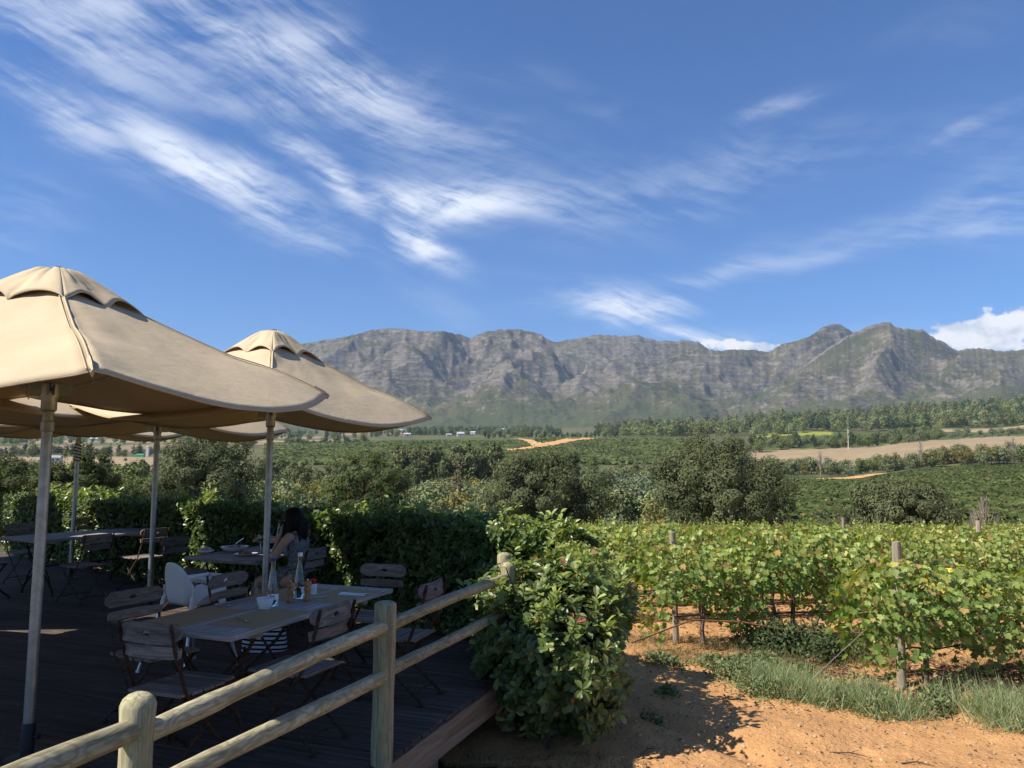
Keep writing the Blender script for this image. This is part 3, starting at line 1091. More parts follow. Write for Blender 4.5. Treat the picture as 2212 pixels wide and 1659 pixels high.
wood('scrub', 'olive scrub filling the hollow below the gum stand', 420, ['grey_bush', 'olive_tree', 'golden_tree', 'grey_bush'], lambda r: (540 + 900 * r.random(), 75 + 120 * r.random()), 25, 0.55, cat='scrub')

# -------- single trees that stand out
o = empty('stone_pine', (vx_to_a(1962) * 690, 690, float(height(np.array(vx_to_a(1962) * 690), np.array(690.0)))))
r = np.random.default_rng(77)
trunk_shape(MB(), r, 14, 0.45, limbs=8, reach=6, top=0.75).build('trunk', M['bark'], o)
P, nrm, rep, c = crown_points(r, 12, 9, 2.4, 14.5, 60, 40, 1.9, -0.2, 0.2)
Vv, Ff, tt = crown_mesh(r, P, nrm, rep, PAL_PINE, 0.8, None)
link('crown', mesh_np('crown', Vv, Ff, M['far_leaf'], tt), o)
tag(o, 'flat topped stone pine standing above the dry field', 'tree')


def bare_tree(vx, d, h, label, name='bare_tree', mat='pale_bark', n=26, spread=0.22, group=None):
    r = np.random.default_rng(int(vx * 3 + d))
    x = vx_to_a(vx) * d
    mb = MB()
    mb.tube([(0, 0, -0.3), (0.02 * h, 0, h * 0.4), (0, 0.01 * h, h)], [0.02 * h, 0.013 * h, 0.003 * h], 6)
    for k in range(n):
        f = 0.15 + 0.75 * r.random()
        a = r.random() * 6.283
        L = h * spread * (1.15 - f) * (0.7 + 0.6 * r.random())
        b = Vector((0.01 * h, 0, f * h))
        e = b + Vector((math.cos(a) * L * 0.6, math.sin(a) * L * 0.6, L * 1.5))
        mb.tube([b, b.lerp(e, 0.5) + Vector((math.cos(a) * L * .12, math.sin(a) * L * .12, 0)), e], [0.006 * h, 0.004 * h, 0.0015 * h], 4)
    o = mb.build(name, M[mat], None)
    o.location = (x, d, float(height(np.array(x), np.array(float(d)))))
    return tag(o, label, 'tree', group)


M['dead_wood'] = plain_mat('dead_wood', (0.62, 0.57, 0.50), 0.9, 0.1, var=0.2, scale=3)
M['grey_twig'] = plain_mat('grey_twig', (0.24, 0.21, 0.17), 0.9, 0.1, var=0.3, scale=3)
bare_tree(1830, 640, 17, 'white dead tree trunk standing above the dry field', mat='dead_wood', n=10)
bare_tree(1768, 366, 13, 'leafless grey poplar at the end of the orange track', mat='grey_twig', n=60)
bare_tree(1985, 372, 14, 'leafless pale poplar among yellowish trees, middle of the belt', mat='grey_twig', n=60)
bare_tree(2185, 376, 14, 'leafless poplar in the tree belt near the right edge', mat='grey_twig', n=60)
bare_tree(2112, 34, 2.7, 'grey leafless shrub poking up behind the vine rows', name='bare_shrub', mat='grey_twig', n=60, spread=0.32)
bare_tree(2092, 36, 2.2, 'second grey leafless shrub just left of the taller one', name='bare_shrub', mat='grey_twig', n=50, spread=0.32)
x = vx_to_a(990) * 95
pop = empty('poplar_tree', (x, 95, float(height(np.array(x), np.array(95.0)))))
trunk_shape(MB(), r, 7, 0.12, limbs=3, reach=0.4, top=0.9).build('trunk', M['pale_bark'], pop)
P, nrm, rep, c = crown_points(r, 0.75, 0.75, 3.4, 4.0, 40, 40, 0.35, -1, 0.3)
Vv, Ff, tt = crown_mesh(r, P, nrm, rep, [(3, (0.22, 0.15, 0.05)), (2, (0.14, 0.12, 0.05)), (2, (0.28, 0.22, 0.14))], 0.22, None)
link('crown', mesh_np('crown', Vv, Ff, M['far_leaf'], tt), pop)
tag(pop, 'slim yellowing poplar above the hedge shoots, left of the broad tree', 'tree')


# -------- vineyards on the far slopes: rows of low canopy, one mass each
def vine_field(name, label, inside, rows, xr, seg, h, wid, seed, pal, soil_gap=1.0):
    r = np.random.default_rng(seed)
    Vs, Ts, Ps = [], [], []
    for y0 in rows:
        x = np.arange(xr[0], xr[1], seg)
        y = y0 + (x - xr[0]) * 0.05 + 0.0 * x
        m = inside(x, y)
        if not m.any(): continue
        x, y = x[m], y[m]
        z = height(x, y)
        n = len(x)
        for layer in range(3):
            hh = h * (0.45 + 0.65 * r.random(n))
            P = np.stack([x + seg * (r.random(n) - .5), y + wid * (r.random(n) - 0.5), z + hh], -1)
            Ps.append(P)
    P = np.vstack(Ps)
    n = len(P)
    nrm = unit(np.array([-0.2, -0.55, 0.8]) + 0.6 * rand_dirs(n, r))
    direc = unit(np.array([1.0, 0, 0]) + 0.7 * rand_dirs(n, r))
    V, F = scatter(CARD_T * np.array([1, 1.3, 1]) - np.array([.5, 0, 0]), CARD_F, P, direc, nrm, seg * 1.35 * (0.6 + 0.8 * r.random(n)))
    tn = fbm(P[:, 0] / 22, P[:, 1] / 22, 3, seed)[:, None]
    tint = pick(pal, n, r, 0.22) * (0.6 + 0.8 * tn)
    return tag(link(name, mesh_np(name, V, F, M['far_leaf'], tint)), label, 'vineyard', kind='stuff')


PAL_VF = [(6, (0.063, 0.084, 0.026)), (3, (0.085, 0.101, 0.033)), (0.35, (0.127, 0.098, 0.040)), (0.15, (0.184, 0.149, 0.069))]
PAL_VF2 = [(5, (0.080, 0.102, 0.034)), (3, (0.105, 0.124, 0.042)), (0.5, (0.115, 0.105, 0.045))]


def in_right(x, y):
    vx = 1106 + 1661 * x / y
    return ((vx > 1640 + (y - 120) * 0.10) | ((vx > 1290) & (y < 165) & (y > 112))) & (vx < 2330) & (y < 336 + (vx - 1700) * 0.06) & (y > 105)


vine_field('hillside_vineyard', 'green vineyard slope filling the right side below the tree belt', in_right, np.arange(90, 372, 2.3), (12, 290), 0.85, 1.2, 1.0, 5, PAL_VF)


def in_mid(x, y):
    vx = 1106 + 1661 * x / y
    return (vx > 575) & (vx < 1500) & (y > 455) & (y < 815) & ~((vx > 1165) & (np.abs(y - np.interp(vx, [1165, 1200, 1240, 1300, 1350], [700, 735, 790, 850, 860])) < 34)) & ~((y > 690) & (np.abs(vx - np.interp(y, [700, 800, 900, 960], [1165, 1142, 1128, 1118])) < 15)) & ~((vx > 1095) & (vx < 1170) & (np.abs(y - np.interp(vx, [1100, 1135, 1165], [640, 665, 700])) < 24))


vine_field('hillside_vineyard', 'dark green vineyard slope in the middle distance with a forked track', in_mid, np.arange(430, 830, 2.9), (-270, 200), 2.4, 1.4, 1.2, 6, PAL_VF2)


# ------------------------------------------------------------------ far buildings
M['white_wall'] = plain_mat('white_wall', (0.52, 0.51, 0.49), 0.8, 0.2, var=0.06, scale=0.5)
M['grey_roof'] = plain_mat('grey_roof', (0.30, 0.31, 0.33), 0.6, 0.3, var=0.15, scale=0.5)
M['pale_roof'] = plain_mat('pale_roof', (0.46, 0.45, 0.43), 0.55, 0.3, var=0.12, scale=0.5)
M['dark_glass'] = plain_mat('dark_glass', (0.03, 0.035, 0.04), 0.2, 0.5, var=0.1)
M['green_net'] = plain_mat('green_net', (0.05, 0.26, 0.14), 0.7, 0.2, var=0.2, scale=1)


def house(vx, d, L, Wd, H, rh, label, roof='pale_roof', rz=0.2, name='farm_house', lift=0.0):
    x = vx_to_a(vx) * d
    o = empty(name, (x, d, float(height(np.array(x), np.array(float(d)))) + lift), rz)
    MB().box((0, 0, H / 2 - 0.5), (L, Wd, H + 1.0)).build('wall', M['white_wall'], o, False)
    e = 0.35
    vs = [(-L / 2 - e, -Wd / 2 - e, H), (L / 2 + e, -Wd / 2 - e, H), (L / 2 + e, Wd / 2 + e, H), (-L / 2 - e, Wd / 2 + e, H), (-L / 2 - e, 0, H + rh), (L / 2 + e, 0, H + rh)]
    MB().add(vs, [(0, 1, 5, 4), (2, 3, 4, 5), (0, 4, 3), (1, 2, 5), (0, 3, 2, 1)]).build('roof', M[roof], o, False)
    MB().box((0, -Wd / 2 - 0.03, 1.1), (1.1, 0.08, 2.2)).build('door', M['dark_glass'], o, False)
    for s in (-1, 1):
        MB().box((s * L * 0.3, -Wd / 2 - 0.03, H * 0.55), (1.3, 0.08, 1.2)).build('window', M['dark_glass'], o, False)
    return tag(o, label, 'house')


house(995, 1420, 13, 7, 4, 3.5, 'largest white farmhouse below the mountain, in the middle of the farmstead', rz=0.2, lift=2)
house(970, 1400, 10, 5, 2.6, 1.6, 'low white farm building left of the largest white farmhouse', lift=2)
house(1022, 1430, 9, 5, 2.8, 2.0, 'white farm building right of the largest white farmhouse', rz=-0.2, lift=3)
house(880, 1300, 11, 6, 3, 2, 'small white house at the far left of the white farmstead', lift=2)
house(865, 2100, 16, 8, 5, 3, 'lone white house below the umbrella rim near the wood', lift=4)
house(1085, 1700, 11, 7, 4, 2, 'tiny white house inside the blue green wood', lift=9)
house(2003, 1275, 16, 8, 4, 2.5, 'white roofed house among the trees on the low hill', lift=9)
house(958, 118, 2.6, 2.0, 1.2, 0.35, 'pale flat roofed shed above the hedge, left of the yellowing poplar', rz=0.15)
house(122, 520, 9, 5, 3, 1.5, 'grey roofed white house behind the nearest umbrella pole', 'grey_roof', lift=5)
house(8, 500, 10, 6, 3, 1.8, 'grey roofed house at the left edge of the photo', 'grey_roof', lift=3)
house(205, 1500, 14, 7, 4, 2.5, 'white house among far trees left of the second pole', lift=3)
x = vx_to_a(322) * 740
tw = empty('water_tank', (x, 740, float(height(np.array(x), np.array(740.0))) + 1))
MB().box((0, 0, 5), (4.5, 4.5, 12)).build('tower', M['white_wall'], tw, False)
MB().lathe([(2.6, 11), (2.6, 11.6), (0.0, 13.2)], 12).build('roof', M['pale_roof'], tw)
tw.scale = (0.6, 0.6, 0.75)
tag(tw, 'narrow white tower beside green netting behind the brown field', 'tower')
x = vx_to_a(306) * 742
gn = empty('green_tent', (x, 742, float(height(np.array(x), np.array(742.0))) + 0.5))
MB().add([(-9, -4, 0), (9, -4, 0), (9, 4, 0), (-9, 4, 0), (-9, -4, 4), (9, -4, 4), (9, 4, 4), (-9, 4, 4), (-5, 0, 6.5), (5, 0, 6.5)],
         [(0, 1, 5, 4), (1, 2, 6, 5), (2, 3, 7, 6), (3, 0, 4, 7), (4, 5, 9, 8), (6, 7, 8, 9), (5, 6, 9), (7, 4, 8)]).build('netting', M['green_net'], gn, False)
gn.scale = (0.5, 0.5, 0.45)
tag(gn, 'green shade netting left of the narrow white tower', 'tent')


# ------------------------------------------------------------------ deck
E0 = Vector((-0.71, 4.73, 0))            # a point of the deck's edge
ED = Vector((0.347, 0.938, 0))           # along the edge
EN = Vector((-0.938, 0.347, 0))          # inwards, along the boards
HA = Vector((0.20, 7.15, 0))             # hedge front line
HD = Vector((-0.790, 0.613, 0))
HB = Vector((0.613, 0.790, 0))           # through the hedge, away from the deck
M['board'] = wood_mat('deck_board', (0.040, 0.029, 0.022), (0.080, 0.060, 0.046), (0.125, 0.096, 0.075), (1.2, 26, 26), 0.8)
M['fascia'] = wood_mat('fascia_board', (0.17, 0.115, 0.075), (0.26, 0.185, 0.125), (0.33, 0.25, 0.18), (1.6, 22, 22), 0.8)
M['log'] = wood_mat('fence_log', (0.17, 0.148, 0.088), (0.37, 0.325, 0.20), (0.50, 0.445, 0.295), (2.2, 30, 30), 0.8, ringy=0.38)
M['post'] = wood_mat('fence_post', (0.17, 0.152, 0.085), (0.32, 0.288, 0.17), (0.45, 0.405, 0.26), (2.0, 34, 34), 0.8, ringy=0.18)
deck = tag(empty('deck', E0, math.atan2(EN.y, EN.x)), kind='structure')
# local X runs along the boards (inwards), local Y runs back along the edge (-ED)
BW = 0.118
board_meshes = {}
brand = random.Random(5)
s = -4.6
while s < 9.5:
    sc = s + BW / 2
    w0 = -0.015 + brand.uniform(-0.012, 0.012)
    if sc > 2.85:
        w0 = (sc - 2.85) / 0.30 * 0.955
    w1 = 13.0
    if w0 < w1 - 0.5:
        L = w1 - w0
        key = round(L, 1)
        if key not in board_meshes:
            mb = MB().box((0, 0, 0), (key, BW - 0.010, 0.028), bevel=0.004)
            board_meshes[key] = mb.mesh('deck_board', M['board'], False)
        b = link('deck_board', board_meshes[key], deck)
        b.location = (w0 + key / 2, -sc, -0.014 + brand.uniform(-0.0025, 0.0025))
        b.rotation_euler = (0, brand.uniform(-0.0002, 0.0002), brand.uniform(-0.0005, 0.0005))
    s += BW
mb = MB().box((6.55, 0.9, -0.17), (12.9, 7.3, 0.02))
mb.build('deck_underlay', plain_mat('underlay', (0.03, 0.025, 0.02), 0.95, 0.05), deck, False)
fas = MB().box((-0.004, 0.9, -0.125), (7.6, 0.035, 0.19), bevel=0.004)
f = fas.build('fascia_board', M['fascia'], deck, False)
f.rotation_euler = (0, 0, R(90)); f.location = (-0.0, -0.0, 0)
f.location = (0.885, -0.9, 0.0)
for k, sy in enumerate((-3.9, -1.6, 0.7, 2.6)):
    MB().box((0.12, -sy, -0.36), (0.12, 0.12, 0.42)).build('bearer_post', M['fascia'], deck, False)

# ------------------------------------------------------------------ pole fence along the edge
fence = empty('pole_fence', E0)
tag(fence, 'round timber pole fence with two rails along the edge of the deck', 'fence')


def log_mesh(L, r0, r1, seed, seg=20, dome=0.0, rough=0.004, bend=0.0):
    r = np.random.default_rng(seed)
    mb = MB()
    n = 14
    pts = []
    rads = []
    for k in range(n + 1):
        f = k / n
        pts.append((f * L, math.sin(f * 3.14) * bend, math.sin(f * 5 + seed) * bend * 0.5))
        rads.append(r0 + (r1 - r0) * f + r.normal() * rough * 0.3)
    if dome > 0:
        for f, k in ((0.25, 0.97), (0.55, 0.86), (0.8, 0.62), (0.95, 0.30)):
            pts.append((L + dome * f, pts[-1][1], pts[-1][2])); rads.append(r1 * k)
    mb.tube(pts, rads, seg, up=(0, 0, 1))
    return mb


def place_x(o, p, q):
    """local X along p->q"""
    d = (Vector(q) - Vector(p))
    o.rotation_mode = 'QUATERNION'
    o.rotation_quaternion = d.to_track_quat('X', 'Z')
    o.location = p


# s along the edge, how far outside it, height, radius
posts_s = [(-4.1, 0.20, 0.90, 0.060), (-2.02, 0.105, 0.895, 0.058), (-0.14, 0.010, 0.920, 0.0615), (1.98, -0.015, 0.875, 0.061)]


def fpt(s):
    xs = [p[0] for p in posts_s]
    return ED * s - EN * float(np.interp(s, xs, [p[1] for p in posts_s]))


for k, (s, off_, top, rr) in enumerate(posts_s):
    base = fpt(s)
    L = top + 0.55
    o = log_mesh(L - 0.03, rr * 1.03, rr, 20 + k, dome=0.045 if k != 2 else 0.022, rough=0.006).build('fence_post', M['post'], fence, angle=50)
    lean = Vector((0.004, -0.006, 1)) if k != 2 else Vector((0.008, 0, 1))
    place_x(o, base + Vector((0, 0, -0.55)), base + Vector((0, 0, -0.55)) + lean * L)


def rail(s0, s1, z0, z1, rr0, rr1, seed, side=0.0):
    p = fpt(s0) - EN * side * 0.055 + Vector((0, 0, z0))
    q = fpt(s1) - EN * side * 0.055 + Vector((0, 0, z1))
    o = log_mesh((q - p).length, rr0, rr1, seed, bend=0.010, rough=0.006).build('rail', M['log'], fence, angle=50)
    place_x(o, p, q)


rail(-4.1, -2.00, 0.815, 0.785, 0.042, 0.041, 41, 0.3)
rail(-2.06, -0.12, 0.765, 0.767, 0.040, 0.038, 42, 0.25)
rail(-0.16, 2.02, 0.765, 0.765, 0.038, 0.037, 43, 0.1)
rail(-4.1, -2.00, 0.53, 0.54, 0.040, 0.040, 44, 0.3)
rail(-2.06, -0.12, 0.555, 0.490, 0.038, 0.040, 45, 0.25)
rail(-0.16, 2.02, 0.500, 0.487, 0.037, 0.037, 46, 0.1)
# return of the fence along the hedge
o = log_mesh(1.42, 0.060, 0.058, 61, dome=0.03).build('fence_post', M['post'], None, angle=50)
pb = E0 + ED * 2.12 + EN * 0.10
place_x(o, pb + Vector((0, 0, -0.5)), pb + Vector((0, 0, 0.95)))
tag(o, 'second round post close behind the far end post of the pole fence', 'post')


# ------------------------------------------------------------------ umbrellas
m_c, t = new_mat('canvas')
tcn = t.n('ShaderNodeTexCoord')
nw = t.noise(tcn.outputs['Object'], 2.3, 5.0, 0.6)
nw2 = t.noise(tcn.outputs['Object'], 180.0, 2.0, 0.5)
nwr = t.noise(t.mapping(tcn.outputs['Object'], scale=(1, 1, 3)), 6.5, 3.0, 0.5, 0.8)
nst = t.noise(t.mapping(tcn.outputs['Object'], scale=(1, 1, 0.25)), 5.0, 4.0, 0.6)
ccol = t.mix(t.smooth(nw, 0.3, 0.7), (0.54, 0.425, 0.275), (0.60, 0.475, 0.312))
ccol = t.mix(t.smooth(nst, 0.60, 0.80, 0.0, 0.35), ccol, (0.49, 0.38, 0.25))
pc = principled(t, ccol, 0.85, 0.12, bump=t.math('ADD', t.math('MULTIPLY', nw2, 0.15), t.math('ADD', t.math('MULTIPLY', nw, 1.2), t.math('MULTIPLY', nwr, 0.7))), bump_strength=0.45, bump_dist=0.012)
trn = t.n('ShaderNodeBsdfTranslucent')
t.l(t.mix(1.0, ccol, (0.62, 0.46, 0.28), 'MULTIPLY'), trn.inputs[0])
mx = t.n('ShaderNodeMixShader'); mx.inputs[0].default_value = 0.07
t.l(pc.outputs[0], mx.inputs[1]); t.l(trn.outputs[0], mx.inputs[2])
out(t, mx.outputs[0])
M['canvas'] = m_c
M['pole'] = plain_mat('pole_alloy', (0.42, 0.42, 0.41), 0.40, 0.5, 0.75, var=0.15, scale=20)
M['pole_dark'] = plain_mat('black_plastic', (0.015, 0.015, 0.017), 0.5, 0.4)
M['rope'] = plain_mat('rope', (0.05, 0.045, 0.035), 0.9, 0.1)


def smoothgrid(name, G, mat, parent, thick=0.0):
    """G (rows, cols, 3) grid"""
    nr, nc, _ = G.shape
    i, j = np.meshgrid(np.arange(nr - 1), np.arange(nc - 1), indexing='ij')
    F = np.stack([i * nc + j, i * nc + j + 1, (i + 1) * nc + j + 1, (i + 1) * nc + j], -1).reshape(-1, 4)
    o = link(name, mesh_np(name, G.reshape(-1, 3), F, mat, smooth=True), parent)
    return o


def umbrella(label, pole, corners, apex_z, hub_z, seed, coil=False, sag=0.075):
    r = np.random.default_rng(seed)
    e = empty('patio_umbrella', (pole[0], pole[1], 0))
    tag(e, label, 'umbrella', 'patio umbrellas over the deck')
    pz = np.array([pole[0], pole[1], 0.0])
    C = [np.array(c) - pz for c in corners]
    A = np.array([0, 0, apex_z - 0.09])

    def ridge(i, v):
        v = np.asarray(v)[..., None]
        P = A + (C[i % 4] - A) * v
        P = P + np.array([0, 0, -0.035]) * np.sin(math.pi * v) + np.array([0, 0, 0.03]) * np.sin(math.pi * np.clip((v - 0.6) / 0.4, 0, 1))
        return P

    def flat(i, v):
        v = np.asarray(v)[..., None]
        return A + (C[i % 4] - A) * v

    nu, nv = 33, 26
    u = np.linspace(0, 1, nu)
    v = np.linspace(0.17, 1, nv)
    can = empty  # only a name for the reader: faces below are one part each
    for i in range(4):
        R1, R2 = ridge(i, v), ridge(i + 1, v)
        s_ = np.sin(math.pi * u)[None, :]
        vv = v[:, None]
        ve = vv * (1 + 0.12 * s_ ** 1.2 * vv ** 1.5)
        G = flat(i, ve) * (1 - u)[None, :, None] + flat(i + 1, ve) * u[None, :, None]
        curl = ridge(i, v) - flat(i, v)
        G = G + curl[:, None, :] * (np.abs(1 - 2 * u) ** 2)[None, :, None]
        G[..., 2] -= sag * (s_ * np.sin(math.pi * np.clip(vv * 0.8, 0, 1)) * 0.55 + 0.45 * s_ * vv ** 2)
        out_ = G.copy(); out_[..., 2] = 0
        out_ = unit(out_)
        G -= out_ * (0.0 * s_ * vv)[..., None]
        # slack folds running in from the ridges
        uu, v2 = np.broadcast_arrays(u[None, :], vv)
        fold = (fbm(uu * 3.0 + v2 * 1.4 + i * 7, v2 * 2.5, 3, seed + i) - 0.5)
        near_ridge = np.exp(-(np.minimum(uu, 1 - uu) / 0.10) ** 2)
        G[..., 2] += fold * 0.035 * np.clip(np.minimum(uu, 1 - uu) * 8, 0, 1)
        G[..., 2] += near_ridge * np.clip(np.minimum(uu, 1 - uu) * 40, 0, 1) * (fbm(v2 * 9 + i, uu * 4, 2, seed + 9) - 0.62) * 0.03
        o = smoothgrid('canopy_panel', G, M['canvas'], e)
        so = o.modifiers.new('thick', 'SOLIDIFY'); so.thickness = 0.004; so.offset = -1
        # hem rolled along the lower edge
        edge = G[-1]
        hm = MB().tube([tuple(p + np.array([0, 0, -0.002])) for p in edge], 0.004, 6)
        hm.build('hem', M['canvas'], o)
    for i in range(4):
        P = ridge(i, np.linspace(0.17, 0.995, 20))
        P[:, 2] += 0.004
        side = np.cross(C[i], [0, 0, 1.0]); side = side / np.linalg.norm(side)
        sm = MB().tube([tuple(p) for p in P], 0.006, 6)
        sm.tube([tuple(p + side * 0.022 - np.array([0, 0, 0.003])) for p in P], 0.0035, 6)
        sm.build('ridge_seam', M['canvas'], e)
        pk = MB()
        b = ridge(i, np.array([0.93, 0.97, 1.0]))
        pk.tube([tuple(p + np.array([0, 0, -0.012])) for p in b], [0.03, 0.03, 0.018], 8, flat=0.35)
        pk.build('corner_pocket', M['canvas'], e)
        rb = MB().tube([tuple(p + np.array([0, 0, -0.02])) for p in ridge(i, np.linspace(0.03, 0.985, 12))], 0.011, 6, flat=0.7)
        rib = rb.build('rib', M['pole'], e)
        h = np.array([C[i][0], C[i][1], 0]); h = h / np.linalg.norm(h)
        m_ = ridge(i, np.array([0.50]))[0] + np.array([0, 0, -0.03])
        st = MB().tube([tuple(h * 0.06 + np.array([0, 0, hub_z + 0.03])), tuple(m_)], 0.010, 6, flat=0.7)
        st.build('strut', M['pole'], e)
    # vent cap
    capv = np.linspace(0.0, 0.285, 12)
    cu = np.linspace(0, 1, 25)
    for i in range(4):
        R1, R2 = ridge(i, capv), ridge(i + 1, capv)
        G = R1[:, None] * (1 - cu)[None, :, None] + R2[:, None] * cu[None, :, None]
        q = (capv / capv[-1])[:, None]
        G[..., 2] += 0.030 + 0.045 * np.sin(math.pi * np.clip(q, 0, 1) ** 0.55) - 0.055 * np.clip(1 - q * 3.5, 0, 1) ** 1.5
        sc_ = (np.abs(np.sin(2 * math.pi * cu)) ** np.where(cu < .5, 0.7 + r.random(), 0.7 + r.random()) * np.where(cu < .5, 0.6 + 0.7 * r.random(), 0.6 + 0.7 * r.random()))[None, :]
        G[..., 2] += (0.075 * sc_ ** 0.8 - 0.028) * q ** 2.0
        ou = G.copy(); ou[..., 2] = 0; ou = unit(ou)
        G -= ou * (0.035 * sc_ * q ** 2)[..., None]
        uu, qq = np.broadcast_arrays(cu[None, :], q)
        G[..., 2] += (fbm(uu * 7 + i * 3, qq * 1.2, 3, seed + 31) - 0.5) * 0.065 * np.sin(math.pi * np.clip(qq, 0, 1)) * np.sin(math.pi * uu) ** 0.5
        o = smoothgrid('vent_cap', G, M['canvas'], e)
        so = o.modifiers.new('thick', 'SOLIDIFY'); so.thickness = 0.004; so.offset = -1
        MB().tube([tuple(p) for p in G[-1]], 0.004, 6).build('hem', M['canvas'], o)
    MB().lathe([(0.0, apex_z - 0.085), (0.018, apex_z - 0.09), (0.02, apex_z - 0.12)][::-1], 10).build('finial', M['pole_dark'], e)
    pl = MB().tube([(0, 0, 0.0), (0, 0, apex_z - 0.05)], 0.031, 18)
    pl.build('pole', M['pole'], e)
    hb = MB().lathe([(0.034, hub_z - 0.10), (0.044, hub_z - 0.09), (0.044, hub_z - 0.02), (0.055, hub_z), (0.055, hub_z + 0.07), (0.034, hub_z + 0.08)], 14)
    for i in range(4):
        h = Vector((C[i][0], C[i][1], 0)).normalized()
        n = Vector((-h.y, h.x, 0))
        for sd in (-1, 1):
            c0 = h * 0.075 + n * sd * 0.016 + Vector((0, 0, hub_z + 0.035))
            hb.box(c0, (0.085, 0.006, 0.075), Matrix(((h.x, n.x, 0), (h.y, n.y, 0), (0, 0, 1))), 0.002)
    hb.build('runner', M['pole'], e)
    cl = MB().lathe([(0.033, hub_z - 0.22), (0.037, hub_z - 0.215), (0.037, hub_z - 0.16), (0.033, hub_z - 0.155)], 14)
    cl.build('collar', M['pole'], e)
    bs = MB().lathe([(0.12, 0.0), (0.12, 0.010), (0.037, 0.016), (0.036, 0.20), (0.033, 0.205)], 20)
    bs.build('base_sleeve', M['pole_dark'], e)
    kn = MB().tube([(0.04, -0.01, 0.13), (0.075, -0.02, 0.13)], [0.008, 0.016], 8)
    kn.build('clamp_knob', M['pole_dark'], e)
    if coil:
        pts = [(0.042 * math.cos(a), 0.042 * math.sin(a), hub_z - 0.20 - 0.012 * a / 1.6) for a in np.linspace(0, 2 * math.pi * 6, 90)]
        MB().tube(pts, 0.009, 5).build('rope_coil', M['rope'], e)
    return e


def quad_corners(p, near, right, zs):
    n = np.array(near) - np.array(p); r_ = np.array(right) - np.array(p)
    return [(p[0] + n[0], p[1] + n[1], zs[0]), (p[0] + r_[0], p[1] + r_[1], zs[1]), (p[0] - n[0], p[1] - n[1], zs[2]), (p[0] - r_[0], p[1] - r_[1], zs[3])]


p = (-2.82, 4.67)
umbrella('large beige canvas umbrella nearest the camera, cut by the left edge of the photo', p, quad_corners(p, (-1.72, 3.13), (-1.37, 5.72), (2.085, 2.215, 2.25, 2.12)), 2.97, 2.12, 201)
p = (-2.34, 7.45)
umbrella('beige umbrella over the seated person, its right corner against the mountain', p, quad_corners(p, (-1.82, 5.78), (-0.87, 8.30), (2.185, 2.205, 2.24, 2.22)), 3.07, 2.16, 202)
p = (-4.33, 9.4)
umbrella('beige umbrella behind, on the third pole, beside the white high chair', p, quad_corners(p, (-3.68, 7.85), (-2.92, 10.15), (2.26, 2.15, 2.20, 2.22)), 3.05, 2.10, 203)
p = (-6.64, 11.8)
umbrella('farthest beige umbrella, on the pole wound with rope behind the long table', p, quad_corners(p, (-5.9, 10.3), (-5.2, 12.6), (2.30, 2.22, 2.26, 2.26)), 3.05, 2.24, 204, coil=True)
p = (-5.15, 6.60)
umbrella('beige umbrella whose right corner peeps under the nearest umbrella', p, quad_corners(p, (-4.20, 5.00), (-3.50, 7.72), (2.24, 2.22, 2.24, 2.20)), 3.0, 2.12, 205)
p = (-7.25, 8.75)
umbrella('shaded umbrella at the left edge, only its dark corner in view', p, quad_corners(p, (-6.48, 7.52), (-5.65, 9.65), (2.26, 2.26, 2.20, 2.20)), 3.0, 2.12, 206)
p = (-5.35, 3.65)
umbrella('umbrella left of the nearest one, out of frame, shading the front of the deck', p, quad_corners(p, (-4.05, 1.85), (-3.55, 4.95), (2.35, 2.35, 2.35, 2.35)), 3.2, 2.25, 207)
p = (-7.75, 5.75)
umbrella('umbrella farther left of the nearest ones, out of frame, shading the deck', p, quad_corners(p, (-6.5, 3.9), (-5.95, 7.0), (2.4, 2.4, 2.4, 2.4)), 3.2, 2.3, 208)
p = (-9.0, 10.2)  # unseen umbrella, added to fill the shade on the far left deck
umbrella('umbrella at the far left beyond the back table, out of frame, added to shade the deck', p, quad_corners(p, (-7.7, 8.3), (-7.0, 11.9), (2.35, 2.35, 2.35, 2.35)), 3.2, 2.25, 209)
p = (-10.4, 12.6)  # unseen umbrella, added so the left face of the hedge is shaded
umbrella('umbrella by the far left end of the hedge, out of frame, added to shade the hedge', p, quad_corners(p, (-9.5, 10.9), (-9.0, 13.5), (2.35, 2.35, 2.35, 2.35)), 3.2, 2.25, 210)


# ------------------------------------------------------------------ hedge of large glossy leaves
PAL_HEDGE = [(6, (0.082, 0.128, 0.031)), (4, (0.117, 0.168, 0.043)), (2, (0.173, 0.209, 0.061)), (1, (0.051, 0.082, 0.022)), (0.25, (0.235, 0.153, 0.061))]
PAL_SHOOT = [(4, (0.304, 0.354, 0.113)), (3, (0.240, 0.304, 0.089)), (1, (0.380, 0.380, 0.152))]
PAL_BUSH = [(6, (0.113, 0.159, 0.045)), (4, (0.173, 0.219, 0.066)), (2.4, (0.265, 0.299, 0.100)), (1.2, (0.073, 0.106, 0.031)), (0.28, (0.345, 0.199, 0.080)), (0.14, (0.358, 0.119, 0.073))]


